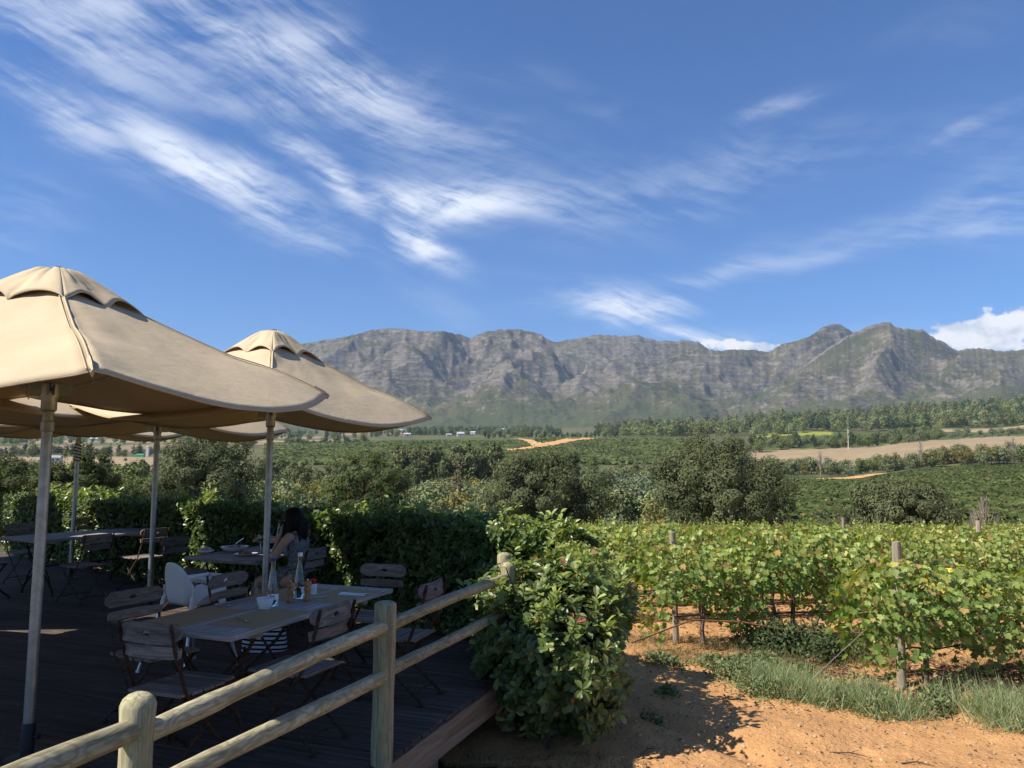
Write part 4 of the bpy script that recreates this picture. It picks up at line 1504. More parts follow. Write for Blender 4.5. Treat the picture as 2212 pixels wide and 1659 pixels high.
def rosettes(r, centres, axes, k, spread, size, pal):
    """whorls of k leaves round each shoot tip"""
    n = len(centres)
    rep = np.repeat(np.arange(n), k)
    ax = unit(axes)
    t1 = unit(np.cross(ax, rand_dirs(n, r)))
    t2 = np.cross(ax, t1)
    ang = (np.tile(np.arange(k), n) * 2.4 + np.repeat(r.random(n) * 6.28, k)) + 0.3 * r.standard_normal(n * k)
    lift = spread + 0.35 * r.standard_normal(n * k)
    d = unit((np.cos(ang)[:, None] * t1[rep] + np.sin(ang)[:, None] * t2[rep]) + ax[rep] * lift[:, None])
    nrm = unit(ax[rep] - d * np.sum(ax[rep] * d, axis=1, keepdims=True) + 0.3 * rand_dirs(n * k, r))
    P = centres[rep] - ax[rep] * (r.random(n * k) * 0.06)[:, None]
    sz = size * (0.7 + 0.55 * r.random(n * k))
    return P, d, nrm, sz, pick(pal, n * k, r)


r = np.random.default_rng(300)
HL = 12.6
hedge = empty('hedge', HA)
tag(hedge, 'long clipped dark green hedge running behind the deck tables', 'hedge')


def hpos(t, b, z):
    """along, through, up -> local position in the hedge's frame"""
    t, b, z = np.broadcast_arrays(np.asarray(t, float), np.asarray(b, float), np.asarray(z, float))
    return np.stack([HD.x * t + HB.x * b, HD.y * t + HB.y * b, z], -1)


def top_z(t):
    return 1.13 - 0.13 * np.exp(-t * 1.2) + 0.025 * np.sin(t * 1.3) + 0.015 * np.sin(t * 3.7 + 1) + 0.06 * (fbm(t * 0.8, t * 0, 3, 71) - 0.5)


dens = lambda t: np.interp(t, [0, 3, 13], [1.0, 0.75, 0.5])
# front face
n = 5200
t_ = HL * r.random(n) ** 1.25
z_ = 0.03 + (top_z(t_) - 0.0) * r.random(n)
b_ = 0.02 + 0.10 * (fbm(t_ * 1.6, z_ * 1.6, 3, 72) - 0.35) + 0.08 * r.random(n)
Pf = hpos(t_, b_, z_)
af = unit(np.stack([-HB.x + 0 * t_, -HB.y + 0 * t_, 0.45 + 0 * t_], -1) + 0.55 * rand_dirs(n, r))
# top
n2 = 3300
t2_ = HL * r.random(n2) ** 1.15 - 0.1
b2_ = 1.0 * r.random(n2)
z2_ = top_z(t2_) + 0.10 * (fbm(t2_ * 2, b2_ * 2, 3, 73) - 0.45) - 0.12 * (np.abs(b2_ - 0.5) * 2) ** 3
Pt = hpos(t2_, b2_, z2_)
at_ = unit(np.array([0, 0, 1.0]) + 0.5 * rand_dirs(n2, r))
# young shoots standing up from the top
n3 = 150
t3 = HL * r.random(n3) ** 1.4
b3 = 0.1 + 0.75 * r.random(n3)
L3 = 0.04 + 0.14 * r.random(n3) ** 2.0
for c0, w0, hmax in ((4.6, 0.45, 0.30), (2.5, 0.45, 0.22), (6.3, 0.35, 0.18)):
    m = np.abs(t3 - c0) < w0
    L3[m] *= 1.0 + 1.2 * hmax / 0.3
segs = []
sax = []
for k in range(5):
    f = (k + 1) / 5
    segs.append(hpos(t3, b3, top_z(t3) + L3 * f) + 0.012 * k * r.standard_normal((n3, 3)))
    sax.append(unit(np.array([0, 0, 1.0]) + 0.25 * rand_dirs(n3, r)))
LV = []
LV.append(rosettes(r, Pf, af, 4, 0.35, 0.072, PAL_HEDGE))
LV.append(rosettes(r, Pt, at_, 4, 0.55, 0.070, PAL_HEDGE))
LV.append(rosettes(r, np.vstack(segs), np.vstack(sax), 3, 0.7, 0.085, PAL_SHOOT))
P, d, nn, sz, tn = [np.concatenate(x) for x in zip(*LV)]
V, F = scatter(LEAF_T, LEAF_F, P, d, nn, sz)
lv = link('leaves', mesh_np('leaves', V, F, M['leaf'], np.repeat(tn, len(LEAF_F), axis=0)), hedge)
lv['kind'] = 'stuff'
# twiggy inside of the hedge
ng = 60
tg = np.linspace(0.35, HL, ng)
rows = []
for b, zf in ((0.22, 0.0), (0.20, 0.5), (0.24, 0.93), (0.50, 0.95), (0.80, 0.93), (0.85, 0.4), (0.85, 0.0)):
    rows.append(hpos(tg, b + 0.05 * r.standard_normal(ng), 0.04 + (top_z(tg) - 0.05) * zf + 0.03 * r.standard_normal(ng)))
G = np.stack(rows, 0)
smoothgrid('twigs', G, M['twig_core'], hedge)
st = MB()
for k in range(70):
    t0 = HL * r.random()
    b = hpos(t0, 0.3 + 0.4 * r.random(), -0.3)
    e = hpos(t0 + r.normal() * 0.3, 0.1 + 0.5 * r.random(), 0.9)
    st.tube([tuple(b), tuple((b + e) / 2 + 0.05 * r.standard_normal(3)), tuple(e)], [0.016, 0.011, 0.004], 5)
st.build('stems', M['bark'], hedge)

# ------------------------------------------------------------------ big bush at the hedge end
bush = empty('corner_bush', (0.36, 6.75, -0.48))
tag(bush, 'big glossy leaved bush at the end of the pole fence, spilling over the path', 'bush')
BR = np.array([0.74, 0.95, 0.68])      # half sizes
BC = np.array([0.0, 0.0, 0.68])


def bush_surface(r, n):
    d = rand_dirs(n * 2, r)
    d = d[d[:, 2] > -0.92][:n]
    # boxy rounded shape with lobes
    k = 1.0 / np.power(np.sum(np.abs(d) ** 3.2, axis=1), 1 / 3.2)
    lob = 0.90 + 0.26 * (fbm(d[:, 0] * 2.2 + 5, d[:, 2] * 2.2 + d[:, 1] * 1.7, 3, 83) - 0.5) * 2
    k = k * lob
    taper = np.where(d[:, 2] < 0, 1.0 + 0.18 * d[:, 2], 1.0)
    p = d * k[:, None] * BR
    p[:, :2] *= taper[:, None]
    return p + BC, unit(d / BR)


r = np.random.default_rng(320)
PP, DD, NN, SS, TT = [], [], [], [], []
for n, inset in ((860, 0.0), (640, 0.10), (460, 0.22)):
    p, nr_ = bush_surface(r, n)
    p = p - nr_ * inset - nr_ * 0.05 * r.random((len(p), 1))
    a = unit(nr_ + np.array([0, 0, 0.55]) + 0.45 * rand_dirs(len(p), r))
    x = rosettes(r, p, a, 5, 0.45, 0.086, PAL_BUSH)
    for L, y in zip((PP, DD, NN, SS, TT), x): L.append(y)
# shoots on top
p, nr_ = bush_surface(r, 400)
p = p[nr_[:, 2] > 0.5][:26]
for k in range(4):
    x = rosettes(r, p + np.array([0, 0, 0.05 * k]) + 0.02 * k * r.standard_normal(p.shape), unit(np.array([0, 0, 1.]) + 0.3 * rand_dirs(len(p), r)), 3, 0.7, 0.09, PAL_SHOOT)
    for L, y in zip((PP, DD, NN, SS, TT), x): L.append(y)
P, d, nn, sz, tn = [np.concatenate(x) for x in (PP, DD, NN, SS, TT)]
ok = P[:, 2] > 0.05
P, d, nn, sz, tn = P[ok], d[ok], nn[ok], sz[ok], tn[ok]
# the leaves that show largest are pieces of their own
camv = np.array([0, 0, EYE]) - (P + np.array(bush.location))
dist = np.linalg.norm(camv, axis=1)
facing = np.abs(np.sum(unit(camv) * nn, axis=1))
outer = np.sum(unit(camv) * unit(P - BC), axis=1)
score = sz / dist * (0.4 + 0.6 * facing) * (outer > 0.35)
order = np.argsort(-score)
single, rest = order[:300], order[300:]
V, F = scatter(LEAF_T, LEAF_F, P[rest], d[rest], nn[rest], sz[rest])
lv = link('leaves', mesh_np('leaves', V, F, M['leaf'], np.repeat(tn[rest], len(LEAF_F), axis=0)), bush)
lv['kind'] = 'stuff'


def leaf_objects(parent, T, F, P, d, nn, sz, tn, name, mat, nvar=14):
    kk = np.random.default_rng(1).choice(len(tn), nvar)
    meshes = [mesh_np(name, T, F, mat, np.repeat(tn[k][None], len(F), axis=0)) for k in kk]
    x, y, z = frames(d, nn)
    for i in range(len(P)):
        j = int(np.argmin(np.sum((tn[kk] - tn[i]) ** 2, axis=1)))
        o = link(name, meshes[j], parent)
        m = Matrix(((x[i, 0], y[i, 0], z[i, 0]), (x[i, 1], y[i, 1], z[i, 1]), (x[i, 2], y[i, 2], z[i, 2])))
        o.rotation_mode = 'QUATERNION'
        o.rotation_quaternion = m.to_quaternion()
        o.location = tuple(P[i])
        o.scale = (sz[i],) * 3


leaf_objects(bush, LEAF_T, LEAF_F, P[single], d[single], nn[single], sz[single], tn[single], 'leaf', M['leaf'])
st = MB()
for k in range(60):
    a = r.random() * 6.28
    e = np.array([math.cos(a) * BR[0] * 0.8 * r.random() ** .5, math.sin(a) * BR[1] * 0.8 * r.random() ** .5, 0.5 + 0.95 * r.random()])
    b = np.array([0.15 * r.normal(), 0.2 * r.normal(), -0.1])
    st.tube([tuple(b), tuple((b + e) / 2 + np.array([0, 0, 0.12])), tuple(e)], [0.018, 0.012, 0.004], 5)
st.build('stems', M['bark'], bush)
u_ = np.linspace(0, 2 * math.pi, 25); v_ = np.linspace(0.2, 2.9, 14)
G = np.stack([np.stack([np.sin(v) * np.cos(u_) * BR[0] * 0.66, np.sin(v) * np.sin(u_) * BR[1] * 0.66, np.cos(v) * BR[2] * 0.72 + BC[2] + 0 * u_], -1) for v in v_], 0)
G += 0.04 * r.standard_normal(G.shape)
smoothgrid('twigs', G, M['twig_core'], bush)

# ------------------------------------------------------------------ vine rows
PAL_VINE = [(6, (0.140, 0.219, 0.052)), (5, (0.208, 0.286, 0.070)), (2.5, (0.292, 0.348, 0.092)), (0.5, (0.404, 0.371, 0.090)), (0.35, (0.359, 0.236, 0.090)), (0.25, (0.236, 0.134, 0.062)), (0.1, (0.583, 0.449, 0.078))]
PAL_VINE_LIT_TOP = [(5, (0.244, 0.317, 0.081)), (5, (0.342, 0.390, 0.107)), (1.6, (0.488, 0.451, 0.122)), (0.9, (0.451, 0.305, 0.116)), (0.25, (0.683, 0.525, 0.098))]  # leaf colours of the row tops, brightened to put sunlight into the tint


def vine_leaves(r, n, droop=0.0):
    """leaf positions of one vine, row along X, 1.3 m long"""
    x = 1.5 * (r.random(n) - 0.5)
    prof = fbm(x * 2.5 + 40 * r.random(), x * 0, 2, int(r.integers(1000)))
    zt = 1.30 + 0.28 * (prof - 0.5)
    zb = 0.62 - 0.35 * np.clip(fbm(x * 3 + 9, x * 0, 2, int(r.integers(1000))) - 0.35, 0, 1) * 3 - droop * r.random(n)
    f = r.random(n) ** 0.85
    z = zb + (zt - zb) * f
    wd = 0.36 * np.sin(np.clip(f * 0.85 + 0.12, 0, 1) * math.pi) ** 0.6 + 0.03
    s = r.choice([-1, 1], n)
    y = s * wd * (0.45 + 0.75 * r.random(n)) * (0.75 + 0.5 * fbm(x * 4 + 3, z * 5, 2, int(r.integers(1000))))
    inn = r.random(n) < 0.25
    y[inn] *= r.random(inn.sum())
    P = np.stack([x, y, z], -1)
    nrm = unit(np.stack([0 * x, s * 0.9, 0.55 + 0.5 * (f > 0.85)], -1) + 0.85 * rand_dirs(n, r))
    dr = unit(np.stack([0.8 * r.standard_normal(n), s * 0.5, -0.8 + 0.4 * r.standard_normal(n)], -1))
    sz = 0.059 * (0.55 + 0.9 * r.random(n))
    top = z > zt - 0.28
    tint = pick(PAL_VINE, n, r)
    tint[top] = pick(PAL_VINE_LIT_TOP, int(top.sum()), r)
    return P, dr, nrm, sz, tint


def vine_wood(r):
    mb = MB()
    a = [(0.03, 0, -0.1), (-0.02 + r.normal() * .03, r.normal() * .03, 0.22), (0.03 + r.normal() * .04, r.normal() * .03, 0.48), (0.0, 0, 0.70)]
    mb.tube(a, [0.036, 0.028, 0.030, 0.024], 7)
    for s in (-1, 1):
        mb.tube([(0, 0, 0.69), (s * 0.12, 0.01, 0.76), (s * 0.40, r.normal() * .02, 0.77), (s * 0.66, 0, 0.76)], [0.022, 0.019, 0.015, 0.010], 6)
    return mb


def canes(r, n=16):
    mb = MB()
    for k in range(n):
        x = 1.2 * (r.random() - .5)
        s = r.choice([-1, 1])
        if r.random() < 0.75:
            pts = [(x, 0, 0.76), (x + r.normal() * .06, s * 0.06, 1.05), (x + r.normal() * .12, s * 0.14 + r.normal() * .05, 1.30 + 0.2 * r.random())]
        else:
            pts = [(x, 0, 0.78), (x + r.normal() * .1, s * 0.22, 0.85), (x + r.normal() * .2, s * 0.36, 0.45 + 0.2 * r.random())]
        mb.tube(pts, [0.005, 0.004, 0.002], 4)
    return mb


def sprig(r, n=10):
    """shoots that stick out over the row"""
    P, D, N, S, T = [], [], [], [], []
    for k in range(n):
        x = 1.3 * (r.random() - .5)
        b = np.array([x, 0.2 * r.normal(), 1.28])
        dr = unit(np.array([0.35 * r.normal(), 0.25 * r.normal(), 1.0]))
        L = 0.10 + 0.24 * r.random() ** 2
        m = 6
        f = (np.arange(m) + 1) / m
        P.append(b + dr * (f * L)[:, None])
        D.append(unit(rand_dirs(m, r) + np.array([0, 0, 0.1])))
        N.append(unit(rand_dirs(m, r) * 0.8 + np.array([0, -0.4, 0.7])))
        S.append(0.066 * (1.1 - 0.6 * f))
        T.append(pick(PAL_VINE_LIT_TOP, m, r))
    return [np.concatenate(x) for x in (P, D, N, S, T)]


M['vine_bark'] = plain_mat('vine_bark', (0.16, 0.12, 0.09), 0.95, 0.05, var=0.5, scale=30, bump=0.7)
M['cane'] = plain_mat('cane', (0.20, 0.10, 0.05), 0.8, 0.2, var=0.4, scale=20)
VINE = []
for v in range(6):
    r = np.random.default_rng(700 + v)
    a = vine_leaves(r, 2000)
    b = sprig(r, 9)
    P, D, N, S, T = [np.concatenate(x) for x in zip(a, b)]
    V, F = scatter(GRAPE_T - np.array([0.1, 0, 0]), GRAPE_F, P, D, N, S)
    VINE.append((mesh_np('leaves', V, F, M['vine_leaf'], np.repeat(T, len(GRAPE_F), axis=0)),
                 vine_wood(r).mesh('trunk', M['vine_bark']), canes(r).mesh('canes', M['cane']), (P, D, N, S, T)))

VR = Vector((0.982, 0.19, 0))
VS = Vector((3.85, 7.85, 0))
VSH = Vector((-1.86, 1.80, 0))
VANG = math.atan2(VR.y, VR.x)
vr = random.Random(9)
NAMES = ['first', 'second', 'third', 'fourth', 'fifth', 'sixth', 'seventh', 'eighth']
for row in range(0, 15):
    st0 = VS + VSH * row
    for j in range(0, 22):
        pos = st0 + VR * ((0.22 if row == 0 else 0.35) + 1.22 * j)
        a = pos.x / pos.y
        lim_lo = -0.02 if row > 2 else -0.1
        if a < lim_lo or a > 0.73 or pos.y > 34: continue
        if row >= 2 and pos.x < 0.95 + 0.0 * row and pos.y < 9.0: continue
        # keep clear of the hedge and the corner bush
        rel = pos - HA
        if rel.dot(HB) < 1.15: continue
        g = float(height(np.array(pos.x), np.array(pos.y)))
        e = empty('grape_vine', (pos.x, pos.y, g), VANG + vr.uniform(-0.04, 0.04))
        k = vr.randrange(6)
        lm, tm, cm, raw = VINE[k]
        sc = vr.uniform(0.90, 1.04) * (1.0 if row else 0.98)
        e.scale = (1.0, 1.0, sc)
        link('trunk', tm, e)
        link('canes', cm, e)
        if row == 0 and j < 2:
            # nearest vines: their largest leaves are pieces of their own
            r = np.random.default_rng(900 + j)
            aa = vine_leaves(r, 1900, droop=0.30)
            bb = sprig(r, 12)
            P, D, N, S, T = [np.concatenate(x) for x in zip(aa, bb)]
            S = S * 1.08
            sel = np.argsort(P[:, 1] - 0.6 * S)[:150]
            mask = np.ones(len(P), bool); mask[sel] = False
            V, F = scatter(GRAPE_T - np.array([0.1, 0, 0]), GRAPE_F, P[mask], D[mask], N[mask], S[mask])
            lf = link('leaves', mesh_np('leaves', V, F, M['vine_leaf'], np.repeat(T[mask], len(GRAPE_F), axis=0)), e)
            leaf_objects(e, GRAPE_T - np.array([0.1, 0, 0]), GRAPE_F, P[sel], D[sel], N[sel], S[sel], T[sel], 'leaf', M['vine_leaf'])
        else:
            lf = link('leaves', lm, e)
        lf['kind'] = 'stuff'
        if row == 0:
            lab = 'grape vine in the nearest row, %s from its leaning end post' % NAMES[min(j, 7)]
        elif row == 1:
            lab = 'grape vine in the second row, %s from the tall end post beside the path' % NAMES[min(j, 7)]
        elif row == 2:
            lab = 'grape vine in the third row behind the end post, seen over the second row'
        else:
            lab = 'yellowing grape vine in the rows behind, only its top showing'
        grp = ['vines of the nearest row', 'vines of the second row', 'vines of the third row', 'vines of the rows behind'][min(row, 3)]
        tag(e, lab, 'grape vine', grp)

M['vine_post'] = wood_mat('vine_post', (0.16, 0.13, 0.095), (0.30, 0.25, 0.185), (0.42, 0.36, 0.28), (2.5, 40, 40), 0.85, ringy=0.15)
M['wire'] = plain_mat('wire', (0.30, 0.29, 0.27), 0.4, 0.5, 0.8)
M['pipe'] = plain_mat('black_pipe', (0.02, 0.02, 0.02), 0.5, 0.4)


def vine_post(x, y, h, rr, lean, label, stay=True, seed=1):
    g = float(height(np.array(x), np.array(y)))
    e = empty('vineyard_post', (x, y, g))
    o = log_mesh(h + 0.3, rr, rr * 0.96, seed, seg=12).build('post', M['vine_post'], e, angle=50)
    place_x(o, Vector((0, 0, -0.3)), Vector((lean[0] * h, lean[1] * h, h)))
    if stay:
        w_ = MB()
        a = Vector((lean[0] * h * .6, lean[1] * h * .6, h * 0.60))
        b = -VR * 1.15 + Vector((0, 0, 0.0))
        w_.tube([a, b], 0.0022, 5)
        w_.build('stay_wire', M['wire'], e)
        c = MB()
        for k in range(3):
            c.tube([(lean[0] * h * .6 + (rr + .003) * math.cos(t), lean[1] * h * .6 + (rr + .003) * math.sin(t), h * 0.60 + 0.012 * k) for t in np.linspace(0, 6.283, 14)], 0.004, 4)
        c.build('wire_wrap', M['wire'], e)
    return tag(e, label, 'post', 'vineyard posts')


vine_post(2.04, 9.83, 1.36, 0.038, (-0.02, -0.03), 'slim weathered end post of the second vine row, standing clear beside the path', seed=5)
vine_post(3.84, 7.85, 1.42, 0.046, (0.01, -0.01), 'thick grey end post half hidden in the nearest vine row, wrapped with wire', seed=6)
vine_post(7.42, 12.4, 1.50, 0.040, (0, 0), 'post top showing above the leaves near the right edge', False, 7)
vine_post(7.06, 16.6, 1.55, 0.036, (0, 0), 'small distant post top in the rows behind the nearest end post', False, 8)

for row, (n_, lab) in enumerate(((2.6, 'nearest'), (7.0, 'second'), (9.5, 'third'))):
    st0 = VS + VSH * row
    g = float(height(np.array(st0.x), np.array(st0.y)))
    tr = empty('trellis_wire', (st0.x, st0.y, g))
    end = VR * n_
    g2 = float(height(np.array(st0.x + end.x), np.array(st0.y + end.y))) - g
    for z in (0.74, 1.0, 1.22):
        MB().tube([(0, 0, z), (end.x / 2, end.y / 2, z + g2 / 2 - 0.01), (end.x, end.y, z + g2)], 0.0022, 4).build('wire', M['wire'], tr)
    pts = []
    for k in range(20):
        f = k / 19
        pts.append((end.x * f, end.y * f + 0.02 * math.sin(k), 0.36 + g2 * f + 0.015 * math.sin(k * 1.7)))
    MB().tube(pts, 0.009, 6).build('drip_pipe', M['pipe'], tr)
    tag(tr, 'trellis wires and black drip pipe of the %s vine row' % lab, 'trellis')
# fallen cane / hose lying in front of the second row
pts = [(1.35, 8.95, -0.30), (1.7, 9.05, -0.20), (2.1, 9.2, -0.10), (2.7, 9.3, -0.14), (3.3, 9.25, -0.24), (4.2, 9.3, -0.27)]
ho = MB().tube(pts, 0.010, 6).build('loose_hose', M['cane'])
tag(ho, 'loose brown hose drooping past the slim end post', 'hose')

# ------------------------------------------------------------------ weeds, grass and litter under the vines
PAL_WEED = [(4, (0.13, 0.17, 0.075)), (3, (0.18, 0.22, 0.10)), (2, (0.24, 0.26, 0.12)), (0.8, (0.28, 0.20, 0.10))]
PAL_GRASS = [(4, (0.213, 0.280, 0.134)), (3, (0.280, 0.336, 0.179)), (2, (0.370, 0.370, 0.213)), (0.8, (0.470, 0.381, 0.224))]
PAL_TURF = [(4, (0.050, 0.075, 0.022)), (3, (0.075, 0.10, 0.03))]
BLADE_T = np.array([(0, -0.5, 0), (0, 0.5, 0), (0.5, 0.38, 0.06), (0.5, -0.38, 0.06), (1.0, 0, -0.10)], float)
BLADE_F = np.array([(0, 1, 2), (0, 2, 3), (3, 2, 4)])


def blades(name, r, XY, hmin, hmax, wid, pal, label, cat, lean=0.5):
    n = len(XY)
    z = height(XY[:, 0], XY[:, 1])
    P = np.column_stack([XY, z - 0.01])
    d = unit(np.column_stack([lean * r.standard_normal((n, 2)), np.ones(n)]))
    N = unit(rand_dirs(n, r) * np.array([1, 1, 0.2]))
    h = hmin + (hmax - hmin) * r.random(n) ** 1.5
    T = BLADE_T * np.array([1, 1, 1])
    x, y, zz = frames(d, N)
    V = P[:, None, :] + h[:, None, None] * (T[None, :, 0, None] * x[:, None]) + wid * (T[None, :, 1, None] * y[:, None]) + h[:, None, None] * T[None, :, 2, None] * zz[:, None]
    m = len(T)
    F = (BLADE_F[None] + (np.arange(n) * m)[:, None, None]).reshape(-1, 3)
    o = link(name, mesh_np(name, V.reshape(-1, 3), F, M['grass'], np.repeat(pick(pal, n, r), 3, axis=0)))
    return tag(o, label, cat, kind='stuff')


def cluster(r, n, centres, spread):
    c = np.array(centres)
    i = r.integers(len(c), size=n)
    return c[i] + spread * r.standard_normal((n, 2))


r = np.random.default_rng(44)
# tall grass along the path below the nearest row
cs = []
for k in range(60):
    f = r.random()
    px, py = np.interp(f, [0, .25, .5, .75, 1], [2.35, 2.75, 3.35, 4.3, 5.2]), np.interp(f, [0, .25, .5, .75, 1], [8.0, 7.5, 7.05, 6.6, 6.35])
    q = r.random() ** 1.4 * (0.25 + 0.45 * f)
    cs.append((px + 0.5 * q, py + 0.85 * q))
blades('tall_grass', r, cluster(r, 13000, cs, 0.10), 0.04, 0.36, 0.006, PAL_GRASS, 'tall green grass along the path below the nearest vine row', 'grass', 0.55)
cs = [(1.5 + 4.5 * r.random(), 8.5 + 1.6 * r.random()) for k in range(70)]
blades('dry_grass', r, cluster(r, 9000, cs, 0.14), 0.04, 0.24, 0.005, [(3, (0.36, 0.27, 0.15)), (2, (0.26, 0.20, 0.11)), (1, (0.15, 0.16, 0.07))], 'dry straw coloured grass around the slim end post', 'grass', 0.9)
XY = np.column_stack([-1.2 + 2.6 * r.random(9000), 4.2 + 2.0 * r.random(9000)])
rel = XY - np.array([E0.x, E0.y])
ins = rel @ np.array([EN.x, EN.y])
fl = fbm(XY[:, 0] * 1.4, XY[:, 1] * 1.4, 3, 6)
XY = XY[(ins < 0.12) & (XY[:, 0] < 0.55 + (fl - .5) * 1.4) & (XY[:, 1] < 6.1)]
blades('turf', r, XY, 0.02, 0.065, 0.004, PAL_TURF, 'short shaded turf beside the deck fascia', 'grass', 0.7)


def weed_patch(name, label, centres, n, size, seed, pal=PAL_WEED, h=0.22):
    r = np.random.default_rng(seed)
    c = np.array(centres)
    i = r.integers(len(c), size=n)
    XY = c[i, :2] + c[i, 2:3] * 0.5 * r.standard_normal((n, 2))
    dd = np.linalg.norm(XY - c[i, :2], axis=1) / c[i, 2]
    z = height(XY[:, 0], XY[:, 1]) + h * np.clip(1 - dd * 0.8, 0.05, 1) * r.random(n) ** 0.7
    P = np.column_stack([XY, z])
    nn_ = unit(rand_dirs(n, r) + np.array([-0.2, -0.2, 0.8]))
    V, F = scatter(LEAF_T, LEAF_F, P, unit(np.cross(nn_, rand_dirs(n, r)) + np.array([0, 0, 0.25])), nn_, size * (0.6 + 0.8 * r.random(n)))
    o = link(name, mesh_np(name, V, F, M['grass'], np.repeat(pick(pal, n, r), len(LEAF_F), axis=0)))
    return tag(o, label, 'weeds', kind='stuff')


r = np.random.default_rng(45)
weed_patch('weeds', 'low green weeds at the edge of the path below the slim end post', [(1.55 + 1.6 * r.random(), 8.7 + 0.35 * r.normal() * 0.5, 0.20) for k in range(16)], 3200, 0.045, 46, h=0.12)
weed_patch('weeds', 'dark leafy weeds under the second vine row', [(2.75 + 1.2 * r.random(), 9.25 + 0.25 * r.normal(), 0.26) for k in range(14)], 5200, 0.050, 47, [(4, (0.075, 0.105, 0.045)), (3, (0.11, 0.14, 0.06))], h=0.42)
weed_patch('weeds', 'feathery grey green weeds with pale flowers beside the path', [(2.15 + 0.7 * r.random(), 8.0 + 0.25 * r.normal(), 0.22) for k in range(14)] + [(3.0 + 1.6 * r.random(), 7.35 + 0.2 * r.normal(), 0.20) for k in range(14)], 6500, 0.034, 48, h=0.22)
weed_patch('weeds', 'sparse weed rosettes at the foot of the corner bush', [(1.15 + 0.3 * r.normal(), 7.4 + 0.5 * r.normal(), 0.10) for k in range(6)], 500, 0.05, 49, h=0.08)


def litter(name, label, XY, size, pal, seed, lift=0.012):
    r = np.random.default_rng(seed)
    n = len(XY)
    P = np.column_stack([XY, height(XY[:, 0], XY[:, 1]) + lift * r.random(n)])
    nn_ = unit(np.array([0, 0, 1.]) + 0.5 * rand_dirs(n, r))
    V, F = scatter(LEAF_T, LEAF_F, P, unit(rand_dirs(n, r) * np.array([1, 1, 0.2])), nn_, size * (0.5 + r.random(n)))
    o = link(name, mesh_np(name, V, F, M['litter'], np.repeat(pick(pal, n, r), len(LEAF_F), axis=0)))
    return tag(o, label, 'litter', kind='stuff')


PAL_LIT = [(3, (0.22, 0.10, 0.055)), (2, (0.30, 0.17, 0.09)), (2, (0.13, 0.065, 0.04)), (1, (0.36, 0.25, 0.15))]
XY = np.column_stack([2.0 + 3.6 * r.random(4200), 8.0 + 1.0 * r.standard_normal(4200) * 0.45 + 0.3])
XY = XY[fbm(XY[:, 0] * 1.5, XY[:, 1] * 2.5, 3, 12) > 0.47]
litter('leaf_litter', 'reddish brown fallen vine leaves under the nearest row', XY, 0.055, PAL_LIT, 51)
XY = np.column_stack([0.8 + 5.5 * r.random(2600), 5.0 + 4.8 * r.random(2600)])
litter('path_litter', 'scattered bits of leaf and twig on the orange path', XY, 0.026, [(3, (0.16, 0.10, 0.06)), (2, (0.36, 0.24, 0.13)), (1, (0.09, 0.06, 0.04))], 52)
XY = np.column_stack([1.5 + 8 * r.random(5200), 9.6 + 6.0 * r.random(5200)])
litter('row_litter', 'dry leaves between the vine rows', XY, 0.06, PAL_LIT, 53)

# stones on the path
M['stone'] = plain_mat('path_stone', (0.42, 0.29, 0.18), 0.9, 0.1, var=0.3, scale=20)
r = np.random.default_rng(55)
Vs, Fs, off = [], [], 0
ico = bmesh.new(); bmesh.ops.create_icosphere(ico, subdivisions=1, radius=1.0)
iv = np.array([v.co[:] for v in ico.verts]); fi = np.array([[v.index for v in f.verts] for f in ico.faces]); ico.free()
for k in range(900):
    x = 0.8 + 4.6 * r.random(); y = 5.1 + 3.4 * r.random()
    s = 0.004 + 0.017 * r.random() ** 3.5
    Vs.append(iv * (1 + 0.25 * r.standard_normal((len(iv), 1))) * s * np.array([1, 1, 0.7]) + np.array([x, y, float(height(np.array(x), np.array(y))) + s * 0.2]))
    Fs.append(fi + off); off += len(iv)
tag(link('pebbles', mesh_np('pebbles', np.vstack(Vs), np.vstack(Fs), M['stone'])), 'small stones scattered on the orange path', 'stones', kind='stuff')
# twigs on the path
for k, (x, y, a, L, lab) in enumerate(((2.55, 6.05, -0.35, 0.30, 'dry stick lying on the middle of the orange path'), (2.95, 5.85, -0.15, 0.22, 'thin dry twig right of the stick on the orange path'), (1.05, 6.1, 0.7, 0.22, 'twig in the shade at the foot of the corner bush'))):
    z = float(height(np.array(x), np.array(y))) + 0.012
    mb = MB().tube([(-L / 2, 0, 0), (0, 0.02, 0.01), (L / 2, -0.01, 0.0)], [0.006, 0.005, 0.002], 5)
    mb.tube([(0, 0.02, 0.01), (L * 0.2, 0.07, 0.02)], [0.004, 0.0015], 4)
    o = mb.build('dry_twig', M['bark']); o.location = (x, y, z); o.rotation_euler = (0, 0, a)
    tag(o, lab, 'twig')


# ------------------------------------------------------------------ furniture materials
M['slat'] = wood_mat('chair_slat', (0.11, 0.09, 0.075), (0.21, 0.175, 0.145), (0.31, 0.265, 0.225), (3.0, 40, 40), 0.75)
M['table_wood'] = wood_mat('table_plank', (0.19, 0.175, 0.165), (0.33, 0.305, 0.285), (0.46, 0.43, 0.40), (2.0, 36, 36), 0.7)
M['iron'] = plain_mat('rusty_iron', (0.060, 0.034, 0.022), 0.75, 0.3, 0.3, var=0.5, scale=40, bump=0.3)
M['white_plastic'] = plain_mat('white_plastic', (0.80, 0.80, 0.80), 0.35, 0.5, var=0.03)
M['leg_alloy'] = plain_mat('leg_alloy', (0.62, 0.63, 0.65), 0.35, 0.5, 0.8, var=0.05)
M['mat'] = plain_mat('kraft_mat', (0.40, 0.29, 0.16), 0.85, 0.1, var=0.10, scale=60)
M['china'] = plain_mat('white_china', (0.82, 0.82, 0.80), 0.2, 0.5, var=0.02)
M['steel'] = plain_mat('cutlery_steel', (0.72, 0.72, 0.72), 0.18, 0.5, 1.0, var=0.04)
